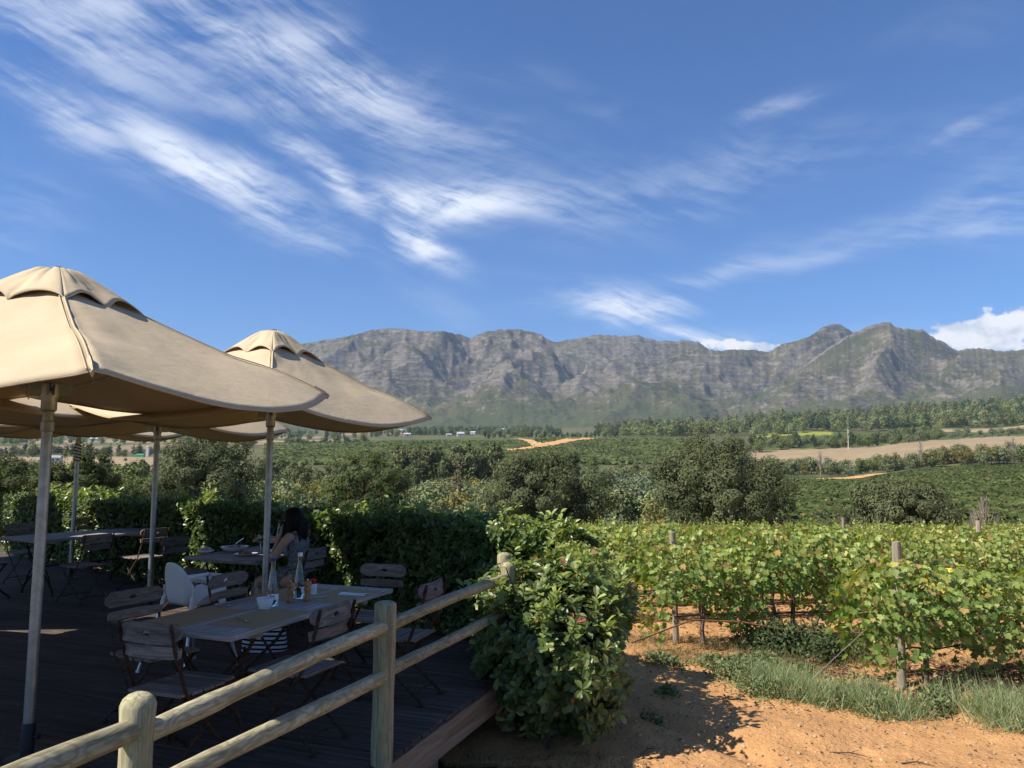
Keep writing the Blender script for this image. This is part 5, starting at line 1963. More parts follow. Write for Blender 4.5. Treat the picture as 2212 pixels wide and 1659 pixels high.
M['mill'] = wood_mat('turned_wood', (0.22, 0.095, 0.035), (0.34, 0.16, 0.06), (0.45, 0.235, 0.10), (20, 20, 6), 0.35, spec=0.5)
M['red'] = plain_mat('red_sachet', (0.62, 0.03, 0.03), 0.4, 0.4, var=0.1)
M['blue_cap'] = plain_mat('blue_cap', (0.03, 0.04, 0.20), 0.4, 0.4)
M['napkin'] = plain_mat('napkin', (0.80, 0.80, 0.79), 0.9, 0.1, var=0.04)
M['food'] = plain_mat('food', (0.36, 0.16, 0.06), 0.7, 0.3, var=0.6, scale=60, bump=0.5)
M['dark_wine'] = plain_mat('dark_bottle', (0.03, 0.012, 0.012), 0.15, 0.5)


def glass_mat(name, col, rough=0.02):
    m, t = new_mat(name)
    p = t.n('ShaderNodeBsdfPrincipled')
    p.inputs['Base Color'].default_value = tuple(col) + (1,)
    p.inputs['Roughness'].default_value = rough
    p.inputs['Transmission Weight'].default_value = 1.0
    p.inputs['IOR'].default_value = 1.45
    out(t, p.outputs[0])
    return m


M['glass'] = glass_mat('clear_glass', (0.90, 0.95, 0.98))
M['water'] = glass_mat('water', (0.80, 0.90, 1.0))
M['blue_glass'] = glass_mat('blue_glass', (0.45, 0.65, 0.95))


# ------------------------------------------------------------------ folding bistro chair, faces +Y
def curved_slat(mb, w, h, z, y, bow, th=0.016, hole=None, tilt=-10, n=14):
    """bowed board standing at height z; optional oval hand hole"""
    tl = R(tilt)

    def place(x, zz, off):
        yy = bow * (x / (w / 2)) ** 2
        return (x, y + yy + off + (zz) * math.tan(tl) * -1.0, z + zz)
    if hole is None:
        vs, fs = [], []
        for k in range(n + 1):
            x = -w / 2 + w * k / n
            hh = h / 2 * (1 - 0.18 * abs(2 * k / n - 1) ** 6)
            for (zz, of) in ((-hh, -th / 2), (hh, -th / 2), (hh, th / 2), (-hh, th / 2)):
                vs.append(place(x, zz, of))
        for k in range(n):
            for q in range(4):
                a, b = k * 4 + q, k * 4 + (q + 1) % 4
                fs.append((a, b, b + 4, a + 4))
        fs += [(0, 3, 2, 1), (n * 4, n * 4 + 1, n * 4 + 2, n * 4 + 3)]
        mb.add(vs, fs)
    else:
        hw, hh2 = hole
        N = 32
        outer, inner = [], []
        for k in range(N):
            a = 2 * math.pi * (k + 0.5) / N
            c, s_ = math.cos(a), math.sin(a)
            m_ = max(abs(c) / (w / 2), abs(s_) / (h / 2))
            ox, oz = c / m_, s_ / m_
            outer.append((ox, oz)); inner.append((hw * c, hh2 * s_))
        rings = [outer, [(o_[0] * .5 + i_[0] * .5, o_[1] * .5 + i_[1] * .5) for o_, i_ in zip(outer, inner)], inner]
        vs, fs = [], []
        for of in (-th / 2, th / 2):
            for rg in rings:
                vs += [place(x, zz, of) for x, zz in rg]
        for side in range(2):
            b0 = side * 3 * N
            for q in range(2):
                for k in range(N):
                    k2 = (k + 1) % N
                    fs.append((b0 + q * N + k, b0 + q * N + k2, b0 + (q + 1) * N + k2, b0 + (q + 1) * N + k))
        for k in range(N):
            k2 = (k + 1) % N
            fs.append((k, k2, 3 * N + k2, 3 * N + k))
            fs.append((2 * N + k, 2 * N + k2, 5 * N + k2, 5 * N + k))
        mb.add(vs, fs)
    return mb


def make_chair():
    e = empty('bistro_chair')
    curved_slat(MB(), 0.43, 0.105, 0.790, -0.275, 0.030, hole=(0.030, 0.014)).build('back_slat', M['slat'], e)
    curved_slat(MB(), 0.40, 0.062, 0.685, -0.255, 0.026).build('back_slat', M['slat'], e)
    for k in range(5):
        y = -0.17 + 0.088 * k
        w_ = 0.40 - 0.012 * abs(k - 2)
        o = MB().box((0, 0, 0), (w_, 0.076, 0.018), bevel=0.004).build('seat_slat', M['slat'], e, False)
        o.location = (0, y, 0.452 - (0.006 if k in (1, 2, 3) else 0))
    for s in (-1, 1):
        x = s * 0.185
        # back upright that crosses down to the front foot
        MB().tube([(x, -0.292, 0.845), (x, -0.255, 0.70), (x, -0.16, 0.455), (x, 0.02, 0.24), (x, 0.17, 0.08), (x, 0.235, 0.03), (x, 0.25, 0.0)], 0.013, 8, flat=0.45, up=(0, 1, 0.3)).build('leg', M['iron'], e)
        x2 = s * 0.165
        MB().tube([(x2, 0.19, 0.44), (x2, 0.11, 0.33), (x2, -0.04, 0.20), (x2, -0.19, 0.07), (x2, -0.245, 0.03), (x2, -0.255, 0.0)], 0.013, 8, flat=0.45, up=(0, 1, 0.3)).build('leg', M['iron'], e)
        MB().box((x2, 0.01, 0.436), (0.012, 0.40, 0.016)).build('seat_rail', M['iron'], e, False)
        for yy in (0.25, -0.255):
            MB().box((s * 0.178, yy, 0.004), (0.040, 0.05, 0.007), bevel=0.002).build('foot', M['iron'], e, False)
    MB().tube([(-0.165, -0.20, 0.065), (0, -0.18, 0.085), (0.165, -0.20, 0.065)], 0.006, 6).build('stretcher', M['iron'], e)
    MB().tube([(-0.185, 0.165, 0.085), (0.185, 0.165, 0.085)], 0.006, 6).build('stretcher', M['iron'], e)
    return e


CHAIR0 = make_chair()
first = True
CH_GROUP = 'slatted folding chairs on the deck'


def place_chair(x, y, fx, fy, label):
    global first
    o = CHAIR0 if first else copy_tree(CHAIR0)
    first = False
    o.location = (x, y, 0.0)
    o.rotation_euler = (0, 0, math.atan2(fy, fx) - math.pi / 2)
    return tag(o, label, 'chair', CH_GROUP)


place_chair(-1.89, 4.56, 0.36, 0.93, 'slatted folding chair at the near end of the nearest table, back to the camera')
place_chair(-2.40, 5.33, 0.86, -0.50, 'slatted folding chair on the far side of the nearest table, beside its near left corner')
place_chair(-2.02, 6.14, 0.93, -0.36, 'slatted folding chair on the far side of the nearest table, right of the high chair')
place_chair(-1.34, 4.95, -0.93, 0.36, 'slatted folding chair with oval hand hole on the near side of the nearest table')
place_chair(-1.19, 6.55, -0.30, -0.95, 'slatted folding chair at the far end of the nearest table, facing the camera')
place_chair(-0.83, 5.87, -0.95, 0.30, 'slatted folding chair seen edge on behind the fence, right of the nearest table')
place_chair(-2.27, 8.17, -0.93, 0.36, 'folding chair the dark haired person sits on')
place_chair(-3.80, 9.26, 0.93, -0.36, 'empty folding chair across the table from the seated person')
place_chair(-7.04, 11.36, 0.87, -0.5, 'folding chair at the far left, behind the long back table')
place_chair(-6.72, 12.6, 0.80, -0.60, 'folding chair behind the long back table, next to the rope wound pole')
place_chair(-5.36, 9.82, -0.87, 0.5, 'folding chair with its back to the camera in front of the long back table')
place_chair(-5.06, 10.72, -0.87, 0.5, 'folding chair at the right end of the long back table, behind the third pole')
place_chair(-6.72, 9.95, 0.5, 0.87, 'folding chair at the left end of the long back table, cut by the photo edge')
place_chair(-6.0, 8.8, 0.6, -0.8, 'folding chair at the left edge, only a curved leg showing')


# ------------------------------------------------------------------ plank tables, long side along X
def make_table(L, Wd, nplank=5):
    e = empty('plank_table')
    for k in range(nplank):
        w_ = Wd / nplank
        o = MB().box((0, 0, 0), (L - 0.16, w_ - 0.004, 0.030), bevel=0.003).build('plank', M['table_wood'], e, False)
        o.location = (0, -Wd / 2 + w_ * (k + .5), 0.735)
    for s in (-1, 1):
        o = MB().box((0, 0, 0), (Wd, 0.078, 0.030), bevel=0.003).build('end_board', M['table_wood'], e, False)
        o.location = (s * (L / 2 - 0.039), 0, 0.735); o.rotation_euler = (0, 0, R(90))
        o = MB().box((s * L * 0.33, 0, 0.70), (0.06, Wd * 0.86, 0.04)).build('batten', M['table_wood'], e, False)
        # iron trestle: two opposed bows and their foot bars
        x = s * L * 0.33
        for q in (-1, 1):
            pts = []
            for f in np.linspace(0, 1, 13):
                yy = q * (0.30 - 0.62 * f * 0.9 + 0.0) if False else q * (Wd * 0.38) * math.cos(f * math.pi * 0.98)
                pts.append((x + q * 0.012, yy * (1.0), 0.69 - 0.69 * f + 0.0))
            MB().tube(pts, 0.014, 8, flat=0.5, up=(1, 0, 0)).build('trestle_bow', M['iron'], e)
        arc = [(x, Wd * 0.30 * math.cos(a), 0.12 + 0.26 * math.sin(a)) for a in np.linspace(0, math.pi, 13)]
        MB().tube(arc, 0.011, 7, flat=0.5, up=(1, 0, 0)).build('brace', M['iron'], e)
        arc = [(x, Wd * 0.30 * math.cos(a), 0.62 - 0.26 * math.sin(a)) for a in np.linspace(0, math.pi, 13)]
        MB().tube(arc, 0.011, 7, flat=0.5, up=(1, 0, 0)).build('brace', M['iron'], e)
    MB().tube([(-L * 0.33, 0, 0.36), (L * 0.33, 0, 0.36)], 0.010, 7).build('stretcher', M['iron'], e)
    return e


def place_table(L, Wd, x, y, dx, dy, label):
    e = make_table(L, Wd)
    e.location = (x, y, 0)
    e.rotation_euler = (0, 0, math.atan2(dy, dx))
    return tag(e, label, 'table')


place_table(1.78, 0.80, -1.61, 5.37, 0.36, 0.93, 'weathered plank table with place mats behind the fence, nearest the camera')
place_table(1.15, 0.86, -2.80, 8.52, 0.36, 0.93, 'plank table laid with plates in front of the seated person')
place_table(1.85, 0.95, -5.92, 10.85, 0.52, 0.85, 'long plank table at the back left, empty, by the hedge')

TX, TN = Vector((0.361, 0.9325, 0)), Vector((0.9325, -0.361, 0))
TC = Vector((-1.61, 5.37, 0.75))
TANG = math.atan2(TX.y, TX.x)


def on_table(o, a, b, rz=0.0, z=0.0):
    """a along the nearest table, b across it towards the fence"""
    p = TC + TX * a + TN * b
    o.location = (p.x, p.y, 0.7505 + z)
    o.rotation_euler = (0, 0, TANG + rz)
    return o


for a, b, lab in ((-0.52, -0.22, 'brown paper place mat at the near left of the nearest table'), (-0.40, 0.21, 'brown paper place mat at the near right of the nearest table, beside the fence'),
                  (0.42, -0.20, 'brown paper place mat at the far left of the nearest table, behind the bottles'), (0.48, 0.20, 'brown paper place mat at the far right of the nearest table, under the knife')):
    o = MB().box((0, 0, 0.0008), (0.56, 0.36, 0.0016)).build('place_mat', M['mat'], None, False)
    tag(on_table(o, a, b, random.uniform(-0.04, 0.04)), lab, 'place mat', 'paper place mats')


def fork(label):
    e = empty('fork')
    MB().tube([(-0.095, 0, 0.003), (-0.06, 0, 0.004), (0.0, 0, 0.006), (0.035, 0, 0.004)], [0.005, 0.0045, 0.0028, 0.005], 6, flat=2.0 if False else 0.6).build('handle', M['steel'], e)
    hd = MB().tube([(0.033, 0, 0.004), (0.045, 0, 0.002), (0.062, 0, 0.003)], [0.005, 0.011, 0.011], 8, flat=0.3, up=(0, 1, 0))
    for k in range(4):
        y = -0.009 + 0.006 * k
        hd.tube([(0.06, y, 0.003), (0.085, y, 0.006), (0.105, y, 0.004)], [0.0016, 0.0014, 0.0008], 5)
    hd.build('tines', M['steel'], e)
    return tag(e, label, 'fork', 'cutlery forks')


def knife(label):
    e = empty('knife')
    MB().tube([(-0.105, 0, 0.004), (-0.06, 0, 0.004), (0.0, 0, 0.004)], [0.006, 0.006, 0.004], 8, flat=0.6).build('handle', M['steel'], e)
    MB().add([(0, -0.005, 0.003), (0.09, -0.009, 0.003), (0.12, 0.004, 0.003), (0, 0.005, 0.003), (0, -0.005, 0.005), (0.09, -0.009, 0.0045), (0.12, 0.004, 0.004), (0, 0.005, 0.006)],
             [(0, 3, 2, 1), (4, 5, 6, 7), (0, 1, 5, 4), (1, 2, 6, 5), (2, 3, 7, 6), (3, 0, 4, 7)]).build('blade', M['steel'], e, False)
    return tag(e, label, 'knife')


on_table(fork('fork lying across the near right place mat'), -0.52, 0.16, R(-115), 0.002)
on_table(fork('fork on the near left place mat, towards the bowl'), -0.16, -0.30, R(-100), 0.002)
on_table(fork('fork beside the wooden mills on the far right place mat'), 0.30, 0.10, R(150), 0.002)
nk = MB().box((0, 0, 0.004), (0.20, 0.055, 0.008), bevel=0.003).build('folded_napkin', M['napkin'], None, False)
tag(on_table(nk, 0.52, 0.27, R(-78), 0.0018), 'folded white napkin with a knife at the far right of the nearest table', 'napkin')
on_table(knife('knife lying on the folded white napkin'), 0.52, 0.285, R(-75), 0.010)


def bottle(label, cap, rz=0.0, body='glass'):
    e = empty('water_bottle')
    outer = [(0.002, 0.0), (0.036, 0.0), (0.040, 0.006), (0.040, 0.10), (0.036, 0.13), (0.024, 0.205), (0.0155, 0.262), (0.0145, 0.300), (0.0145, 0.306)]
    inner = [(0.0122, 0.306), (0.0122, 0.262), (0.021, 0.205), (0.033, 0.13), (0.0365, 0.10), (0.0365, 0.010), (0.002, 0.010)]
    MB().lathe(outer + inner, 20).build('glass_body', M[body], e, angle=60)
    MB().lathe([(0.001, 0.011), (0.0355, 0.011), (0.0355, 0.075), (0.001, 0.075)], 20).build('water', M['water'], e)
    MB().lathe([(0.016, 0.296), (0.0175, 0.297), (0.0175, 0.318), (0.015, 0.321), (0.0, 0.3215)], 16).build('cap', M[cap], e)
    lb = MB()
    n = 10
    vs = []
    for k in range(n + 1):
        a = -2.2 + 1.1 * k / n
        for z in (0.045, 0.085): vs.append((0.0404 * math.cos(a), 0.0404 * math.sin(a), z))
    lb.add(vs, [(2 * k, 2 * k + 2, 2 * k + 3, 2 * k + 1) for k in range(n)]).build('paper_label', M['napkin'], e)
    return tag(e, label, 'bottle', 'glass water bottles')


on_table(bottle('clear water bottle with a dark blue cap beside the white bowl', 'blue_cap'), -0.05, 0.01)
on_table(bottle('clear water bottle with a white cap behind the wooden mills', 'china'), 0.27, -0.01)


def mill(label, col=1.0):
    prof = [(0.001, 0), (0.027, 0), (0.029, 0.004), (0.028, 0.016), (0.022, 0.030), (0.0185, 0.050), (0.021, 0.068), (0.026, 0.080), (0.0265, 0.092), (0.020, 0.098), (0.024, 0.104), (0.0275, 0.118), (0.024, 0.132), (0.012, 0.139), (0.004, 0.141)]
    e = empty('pepper_mill')
    MB().lathe(prof, 20).build('body', M['mill'], e, angle=50)
    MB().lathe([(0.004, 0.140), (0.0065, 0.145), (0.0055, 0.151), (0.0, 0.153)], 10).build('knob', M['steel'], e)
    return tag(e, label, 'mill')


on_table(mill('wooden pepper mill left of its twin, nearer the white bowl'), 0.10, 0.04)
on_table(mill('wooden salt mill right of its twin, in front of the white capped bottle'), 0.20, 0.11)
bw = empty('sugar_bowl')
MB().lathe([(0.001, 0.0), (0.034, 0.0), (0.040, 0.010), (0.052, 0.045), (0.056, 0.072), (0.0535, 0.072), (0.049, 0.045), (0.037, 0.014), (0.001, 0.010)], 22).build('bowl', M['china'], bw, angle=60)
on_table(bw, -0.15, 0.03)
for k in range(5):
    a = k * 1.3
    o = MB().box((0.018 * math.cos(a), 0.018 * math.sin(a), 0.05), (0.022, 0.004, 0.05), rotm('Z', 70 * k) @ rotm('X', 15)).build('sachet', M['napkin'], bw, False)
tag(bw, 'small white china bowl of sachets at the middle of the nearest table', 'bowl')
cp = empty('sachet_cup')
MB().lathe([(0.001, 0), (0.027, 0), (0.029, 0.004), (0.029, 0.075), (0.0265, 0.075), (0.0265, 0.006), (0.001, 0.006)], 20).build('cup', M['china'], cp, angle=60)
for k in range(6):
    a = k * 1.05
    MB().box((0.014 * math.cos(a), 0.014 * math.sin(a), 0.078), (0.020, 0.004, 0.06), rotm('Z', 60 * k) @ rotm('X', 10)).build('sachet', M['red'], cp, False)
tag(on_table(cp, 0.46, -0.03), 'white cup holding red sauce sachets on the nearest table', 'cup')

# things on the seated person's table
WC = Vector((-2.80, 8.52, 0.7505))


def plate(name, label, x, y, rr, food=False, bowl=False):
    e = empty(name, (x, y, 0.7505))
    if bowl:
        MB().lathe([(0.001, 0), (rr * .5, 0), (rr * .85, 0.03), (rr, 0.055), (rr * .97, 0.056), (rr * .8, 0.034), (0.001, 0.008)], 24).build('bowl', M['china'], e, angle=60)
    else:
        MB().lathe([(0.001, 0), (rr * .6, 0), (rr * .72, 0.008), (rr, 0.020), (rr * .99, 0.022), (rr * .7, 0.012), (0.001, 0.006)], 24).build('plate', M['china'], e, angle=60)
    if food:
        fm = MB()
        rr_ = random.Random(int(x * 100))
        for k in range(9):
            a = rr_.random() * 6.28; q = rr_.random() ** .5 * rr * .55
            fm.lathe([(0.001, 0.0), (0.022, 0.004), (0.018, 0.018), (0.0, 0.026)], 8, (q * math.cos(a), q * math.sin(a), 0.012 + (0.02 if bowl else 0)))
        fm.build('food', M['food'], e)
    return tag(e, label, 'bowl' if bowl else 'plate')


plate('wide_bowl', 'wide white bowl of food the person reaches towards', -3.06, 8.62, 0.15, True, True)
plate('dinner_plate', 'white dinner plate at the near edge of the person\'s table', -2.80, 8.24, 0.125, True)
plate('side_plate', 'small white plate with a crumpled napkin at the left of the person\'s table', -3.33, 8.50, 0.085)
plate('dinner_plate', 'white plate in front of the seated person\'s elbow', -2.58, 8.52, 0.115)
nk = MB()
rr_ = np.random.default_rng(8)
gx, gy = np.meshgrid(np.linspace(-.06, .06, 9), np.linspace(-.05, .05, 9))
gz = 0.03 + 0.03 * (fbm(gx * 30, gy * 30, 2, 4) - .5) * 2
smoothn = smoothgrid('crumpled_napkin', np.stack([gx, gy, gz], -1), M['napkin'], None)
smoothn.location = (-3.33, 8.50, 0.765)
tag(smoothn, 'crumpled white napkin on the small plate at left', 'napkin')
b3 = bottle('tall water bottle behind the umbrella pole on the person\'s table', 'blue_cap'); b3.location = (-2.66, 8.92, 0.7505)
e = empty('wine_bottle', (-2.76, 8.97, 0.7505))
MB().lathe([(0.001, 0), (0.036, 0), (0.038, 0.01), (0.038, 0.17), (0.030, 0.20), (0.0145, 0.235), (0.0135, 0.30), (0.0155, 0.302), (0.0155, 0.315), (0.0, 0.315)], 18).build('body', M['dark_wine'], e, angle=50)
MB().lathe([(0.0386, 0.06), (0.0388, 0.062), (0.0388, 0.13), (0.0386, 0.132)], 18).build('paper_label', M['napkin'], e)
tag(e, 'dark wine bottle half hidden by the umbrella pole', 'bottle')
e = empty('wine_glass', (-2.72, 8.45, 0.7505))
MB().lathe([(0.001, 0), (0.034, 0), (0.032, 0.003), (0.005, 0.006), (0.004, 0.09), (0.012, 0.10), (0.034, 0.125), (0.038, 0.155), (0.032, 0.20), (0.0305, 0.20), (0.036, 0.155), (0.032, 0.127), (0.010, 0.104), (0.0, 0.103)], 18).build('glass', M['glass'], e, angle=60)
tag(e, 'stemmed wine glass just left of the umbrella pole', 'glass')
f_ = fork('fork held up over the wide bowl by the seated person'); f_.location = (-2.98, 8.50, 0.86); f_.rotation_euler = (0.2, 0.5, R(150))

# striped bag on the deck behind the nearest table
m_s, t = new_mat('striped_cloth')
tcn = t.n('ShaderNodeTexCoord')
sp_ = t.n('ShaderNodeSeparateXYZ'); t.l(tcn.outputs['Object'], sp_.inputs[0])
wv = t.math('FRACT', t.math('ADD', t.math('MULTIPLY', sp_.outputs[2], 26.0), t.math('MULTIPLY', sp_.outputs[0], 2.0)))
sc_ = t.mix(t.smooth(wv, 0.52, 0.58), (0.62, 0.62, 0.62), (0.015, 0.015, 0.02))
out(t, principled(t, sc_, 0.9, 0.1).outputs[0])
u = np.linspace(0, 2 * math.pi, 33); v = np.linspace(0, 1, 12)
U, Vv = np.meshgrid(u, v)
sx = 0.20 * (1 - 0.25 * Vv ** 2); sy = 0.10 * (1 - 0.5 * Vv ** 2)
G = np.stack([sx * np.sign(np.cos(U)) * np.abs(np.cos(U)) ** .7, sy * np.sign(np.sin(U)) * np.abs(np.sin(U)) ** .7, 0.30 * Vv], -1)
G[..., :2] += 0.012 * (fbm(U * 2, Vv * 4, 2, 3) - .5)[..., None]
bag = empty('striped_bag', (-2.28, 7.30, 0.0), 0.3)
smoothgrid('bag_body', G, m_s, bag)
MB().box((0, 0, 0.006), (0.34, 0.16, 0.010)).build('bag_base', m_s, bag, False)
MB().tube([(-0.08, -0.03, 0.29), (-0.06, -0.05, 0.36), (0.06, -0.05, 0.36), (0.08, -0.03, 0.29)], 0.008, 6).build('handle', M['rope'], bag)
tag(bag, 'black and white striped cloth bag on the deck beyond the nearest table', 'bag')


# ------------------------------------------------------------------ high chair, faces +Y
hc = empty('high_chair', (-2.70, 6.62, 0), math.atan2(0.86, 0.50) - math.pi / 2)
tag(hc, 'white plastic high chair with tray and splayed metal legs behind the nearest table', 'high chair')
# seat shell: U shaped sections from the front edge of the seat up the back
rows = []
for (y, z, hw, lip) in ((0.17, 0.535, 0.145, 0.10), (0.10, 0.525, 0.155, 0.15), (0.0, 0.525, 0.165, 0.19), (-0.10, 0.535, 0.17, 0.20), (-0.145, 0.57, 0.17, 0.17), (-0.165, 0.65, 0.165, 0.10), (-0.18, 0.74, 0.155, 0.06), (-0.195, 0.82, 0.135, 0.035), (-0.205, 0.875, 0.095, 0.018), (-0.208, 0.902, 0.045, 0.006)):
    sec = []
    back = np.clip((z - 0.53) / 0.12, 0, 1)
    for q in np.linspace(-1, 1, 21):
        x = hw * math.copysign(abs(q) ** 0.8, q) * (1.0 if abs(q) < .7 else 1.0 + 0.06 * (abs(q) - .7))
        k = max(0, (abs(q) - 0.55) / 0.45) ** 1.6 * lip
        sec.append((x, y + k * back, z + k * (1 - back)))
    rows.append(sec)
shell = smoothgrid('seat_shell', np.array(rows), M['white_plastic'], hc)
so = shell.modifiers.new('thick', 'SOLIDIFY'); so.thickness = 0.012
su = shell.modifiers.new('soft', 'SUBSURF'); su.levels = 1; su.render_levels = 1
# skirt under the tray with arched cut-out
sk = MB()
for s in (-1, 1):
    vs, fs = [], []
    n = 12
    for k in range(n + 1):
        y = -0.13 + 0.33 * k / n
        low = 0.52 + 0.10 * math.sin(math.pi * k / n)
        for zz in (low, 0.70):
            for xo in (-0.006, 0.006): vs.append((s * (0.185 + xo), y, zz))
    for k in range(n):
        b = k * 4
        fs += [(b, b + 4, b + 6, b + 2), (b + 1, b + 3, b + 7, b + 5), (b + 2, b + 6, b + 7, b + 3), (b, b + 1, b + 5, b + 4)]
    fs += [(0, 2, 3, 1), (n * 4, n * 4 + 1, n * 4 + 3, n * 4 + 2)]
    sk.add(vs, fs)
sk.build('side_panel', M['white_plastic'], hc, angle=40)
tr = MB()
tr.box((0, 0.20, 0.712), (0.44, 0.30, 0.014), bevel=0.005)
for s in (-1, 1): tr.box((s * 0.213, 0.20, 0.730), (0.016, 0.30, 0.026), bevel=0.004)
tr.box((0, 0.344, 0.730), (0.408, 0.014, 0.026), bevel=0.004)
tr.box((0, 0.056, 0.728), (0.408, 0.014, 0.020), bevel=0.004)
tr.build('tray', M['white_plastic'], hc, False)
for sx_ in (-1, 1):
    for sy_ in (-1, 1):
        top = Vector((sx_ * 0.175, sy_ * 0.13 + 0.01, 0.60)); bot = Vector((sx_ * 0.29, sy_ * 0.27 + 0.01, 0.0))
        lg = MB().tube([top, top.lerp(bot, .97), bot], [0.0135, 0.0135, 0.0135], 12).build('leg', M['leg_alloy'], hc)
        MB().tube([top + Vector((0, 0, 0.03)), top.lerp(bot, .12)], 0.019, 12).build('leg_socket', M['white_plastic'], lg)
        MB().tube([bot + Vector((0, 0, 0.02)), bot + Vector((0, 0, 0.0))], [0.0165, 0.0165], 10).build('foot_cap', M['white_plastic'], lg)


# ------------------------------------------------------------------ the seated person, faces local +X
def skin_obj(name, verts, edges, radii, mat, parent, root=0, sub=2):
    me = bpy.data.meshes.new(name)
    me.from_pydata([tuple(v) for v in verts], edges, [])
    me.materials.append(mat)
    o = link(name, me, parent)
    md = o.modifiers.new('skin', 'SKIN')
    md.use_smooth_shade = True
    md.branch_smoothing = 0.4
    for i, rr in enumerate(radii):
        sv_ = me.skin_vertices[0].data[i]
        sv_.radius = rr if isinstance(rr, tuple) else (rr, rr)
        sv_.use_root = (i == root)
    s_ = o.modifiers.new('sub', 'SUBSURF'); s_.levels = sub; s_.render_levels = sub
    return o


m_sk, t = new_mat('skin')
v = objc(t)
n = t.noise(v, 14.0, 3.0, 0.5)
ps = principled(t, t.mix(n, (0.50, 0.30, 0.21), (0.60, 0.38, 0.28)), 0.5, 0.35)
ps.inputs['Subsurface Weight'].default_value = 0.08
ps.inputs['Subsurface Radius'].default_value = (0.02, 0.008, 0.004)
out(t, ps.outputs[0])
m_dr, t = new_mat('squiggle_dress')
v = objc(t)
wn = t.noise(v, 70.0, 1.0, 0.4, 1.6)
band = t.math('ABSOLUTE', t.math('SUBTRACT', t.math('FRACT', t.math('MULTIPLY', wn, 5.0)), 0.5))
dc = t.mix(t.smooth(band, 0.30, 0.36), (0.012, 0.012, 0.014), (0.60, 0.60, 0.58))
out(t, principled(t, dc, 0.9, 0.1).outputs[0])
M['hair'] = plain_mat('dark_hair', (0.008, 0.006, 0.006), 0.6, 0.2, var=0.4, scale=60)
pe = empty('person', (-2.20, 8.13, 0), math.atan2(0.30, -0.95))
tag(pe, 'dark haired person in a black and white dress seated at a table', 'person')
bv, be, br = [], [], []


def jn(p, rr, frm=None):
    bv.append(p); br.append(rr)
    if frm is not None: be.append((frm, len(bv) - 1))
    return len(bv) - 1


pel = jn((0, 0, 0.545), (0.135, 0.115))
wai = jn((0.005, 0, 0.68), (0.110, 0.090), pel)
che = jn((0.03, 0, 0.86), (0.125, 0.095), wai)
upc = jn((0.055, 0, 0.965), (0.085, 0.070), che)
nek = jn((0.085, 0, 1.035), 0.046, upc)
jaw = jn((0.115, 0, 1.095), (0.062, 0.060), nek)
crn = jn((0.118, 0, 1.165), (0.082, 0.080), jaw)
tp = jn((0.105, 0, 1.215), (0.060, 0.060), crn)
nos = jn((0.212, 0, 1.128), 0.011, jaw)
for s in (1, -1):
    sh = jn((0.045, s * 0.155, 0.965), 0.052, upc)
    if s == 1:      # near arm: elbow forward, hand under the chin
        el_ = jn((0.225, 0.19, 0.70), 0.038, sh)
        wr = jn((0.205, 0.085, 0.945), 0.024, el_)
        pa = jn((0.190, 0.060, 1.000), (0.034, 0.018), wr)
        fing = [((0.185, 0.075, 1.045), (0.165, 0.072, 1.075)), ((0.195, 0.062, 1.048), (0.178, 0.058, 1.082)), ((0.203, 0.048, 1.045), (0.188, 0.042, 1.076)), ((0.208, 0.034, 1.036), (0.196, 0.028, 1.062)), ((0.165, 0.050, 1.010), (0.152, 0.036, 1.038))]
    else:           # far arm reaches over the bowl
        el_ = jn((0.30, -0.19, 0.885), 0.036, sh)
        wr = jn((0.545, -0.16, 0.925), 0.023, el_)
        pa = jn((0.61, -0.155, 0.915), (0.032, 0.018), wr)
        fing = [((0.655, -0.125, 0.900), (0.675, -0.122, 0.872)), ((0.665, -0.143, 0.902), (0.688, -0.142, 0.872)), ((0.665, -0.162, 0.900), (0.686, -0.163, 0.870)), ((0.655, -0.180, 0.896), (0.674, -0.182, 0.868)), ((0.620, -0.118, 0.895), (0.655, -0.110, 0.872))]
    for a, b in fing:
        k1 = jn(a, 0.0085, pa)
        jn(b, 0.0070, k1)
for s in (1, -1):
    hp = jn((0.06, s * 0.085, 0.515), 0.085, pel)
    kn_ = jn((0.43, s * 0.10, 0.515), 0.058, hp)
    an = jn((0.40, s * 0.10, 0.095), 0.034, kn_)
    ft = jn((0.52, s * 0.105, 0.035), 0.030, an)
skin_obj('body', bv, be, br, m_sk, pe)
# dress
dv = [(0.0, 0, 0.50), (0.002, 0, 0.60), (0.006, 0, 0.70), (0.03, 0, 0.86), (0.05, 0, 0.955), (0.045, 0.125, 0.965), (0.045, -0.125, 0.965), (0.20, 0, 0.515), (0.40, 0, 0.50), (0.455, 0, 0.40), (0.44, 0, 0.22), (0.44, 0, 0.12)]
de = [(0, 1), (1, 2), (2, 3), (3, 4), (4, 5), (4, 6), (0, 7), (7, 8), (8, 9), (9, 10), (10, 11)]
drr = [(0.165, 0.15), (0.155, 0.135), (0.132, 0.112), (0.146, 0.116), (0.098, 0.082), 0.062, 0.062, (0.165, 0.115), (0.165, 0.10), (0.16, 0.10), (0.17, 0.11), (0.18, 0.12)]
skin_obj('dress', dv, de, drr, m_dr, pe)
# face details
for s in (1, -1):
    MB().lathe([(0.0, -0.010), (0.008, -0.006), (0.0095, 0.0), (0.008, 0.006), (0.0, 0.010)], 10, (0.186, s * 0.030, 1.148)).build('eye', M['pole_dark'], pe)
MB().tube([(0.184, -0.022, 1.088), (0.196, 0, 1.090), (0.184, 0.022, 1.088)], [0.004, 0.007, 0.004], 8).build('mouth', plain_mat('lips', (0.36, 0.12, 0.10), 0.5, 0.3), pe)
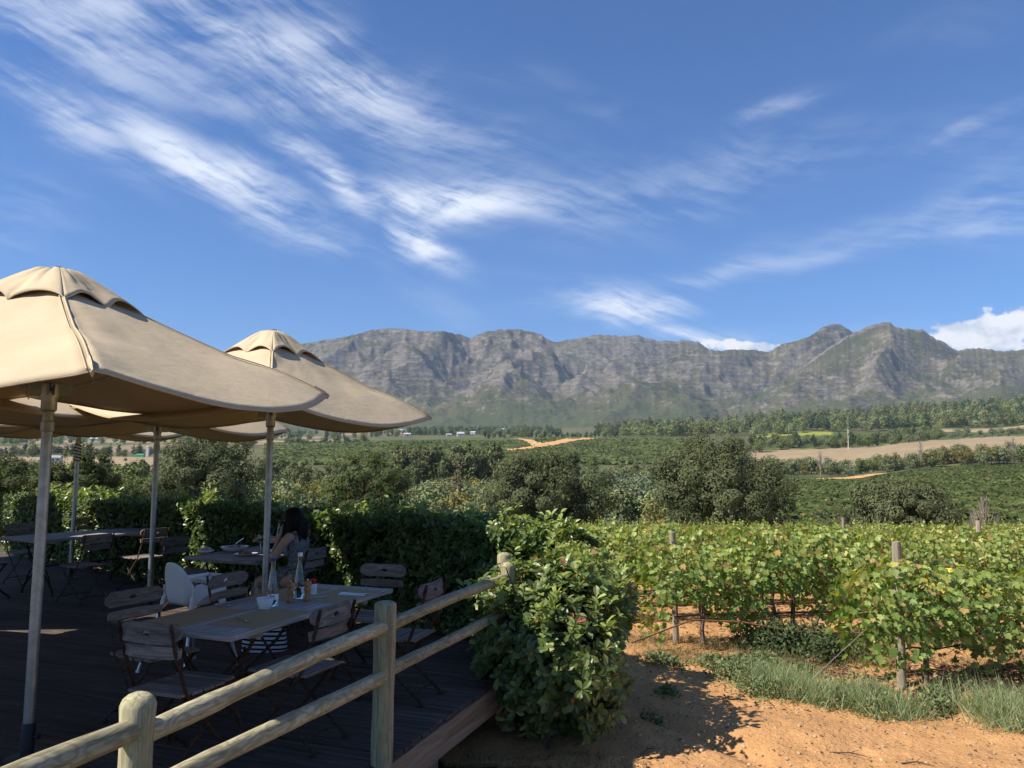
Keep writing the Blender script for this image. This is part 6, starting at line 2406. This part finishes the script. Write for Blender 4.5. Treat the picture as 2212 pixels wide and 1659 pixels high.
# hair: cap of long strands falling to the shoulders
hs = MB()
hr = np.random.default_rng(5)
bmh = bmesh.new()
bmesh.ops.create_uvsphere(bmh, u_segments=28, v_segments=18, radius=1.0)
vs = []
for vt in bmh.verts:
    x, y, z = vt.co
    k = 1.0
    px = 0.098 + x * 0.103 - 0.012
    if x > 0.55 and z < 0.35: px = 0.098 + 0.055 + 0.0 * x       # face stays free
    pz = 1.165 + z * 0.098
    if z < 0 and x < 0.5:
        pz = 1.165 + z * 0.21
        px -= 0.02 * (-z)
    py = y * 0.094 * (1 + 0.10 * max(0, -z))
    nz = 0.004 * math.sin(math.atan2(y, x) * 17 + z * 3)
    vs.append((px + nz * x, py + nz * y, pz))
bmh.verts.index_update()
fs = [[q.index for q in f.verts] for f in bmh.faces]
bmh.free()
hs.add(vs, fs)
for k in range(26):
    y = 0.095 - 0.02 * hr.random()
    a = hr.random()
    x0 = 0.05 + 0.10 * a
    hs.tube([(x0, y, 1.12), (x0 + 0.03 * hr.normal() * .3, y + 0.012, 1.03), (x0 + 0.02 + 0.02 * hr.normal(), y + 0.006 + 0.012 * hr.normal(), 0.93 - 0.06 * hr.random())], [0.014, 0.012, 0.003], 6)
    hs.tube([(x0 - .06, -y, 1.12), (x0 - .06, -y - 0.01, 1.03), (x0 - .07 + 0.02 * hr.normal(), -y, 0.95)], [0.014, 0.012, 0.003], 6)
    hs.tube([(-0.005, 0.14 * (hr.random() - .5), 1.12), (-0.02, 0.16 * (hr.random() - .5), 1.02), (-0.03 + 0.01 * hr.normal(), 0.18 * (hr.random() - .5), 0.92)], [0.016, 0.014, 0.004], 6)
hs.build('hair', M['hair'], pe, angle=80)
MB().tube([(0.226, 0.185 + 0.0, 0.74), (0.222, 0.165, 0.785)], [0.036, 0.033], 12, cap=False).build('bracelet', M['pole_dark'], pe)
for o in pe.children:
    if o.name.startswith('bracelet'):
        o.location = (-0.012, -0.055, 0.13); o.scale = (0.80, 0.80, 1)


# ------------------------------------------------------------------ the air
lo_z = min(float(np.min(ZZ)), -8.0) - 40.0
hb = MB().box((0, 2300, (lo_z + 1300) / 2), (26000, 13000, 1300 - lo_z))
mh = bpy.data.materials.new('haze')
mh.use_nodes = True
t = NT(mh.node_tree)
pv = t.n('ShaderNodeVolumePrincipled')
pv.inputs['Color'].default_value = (0.62, 0.78, 1.0, 1)
pv.inputs['Density'].default_value = 0.000053
pv.inputs['Anisotropy'].default_value = 0.0
ov = t.n('ShaderNodeOutputMaterial')
t.l(pv.outputs[0], ov.inputs['Volume'])
haze = tag(hb.build('haze', mh, smooth=False), 'pale blue haze filling the valley air', 'haze', kind='stuff')
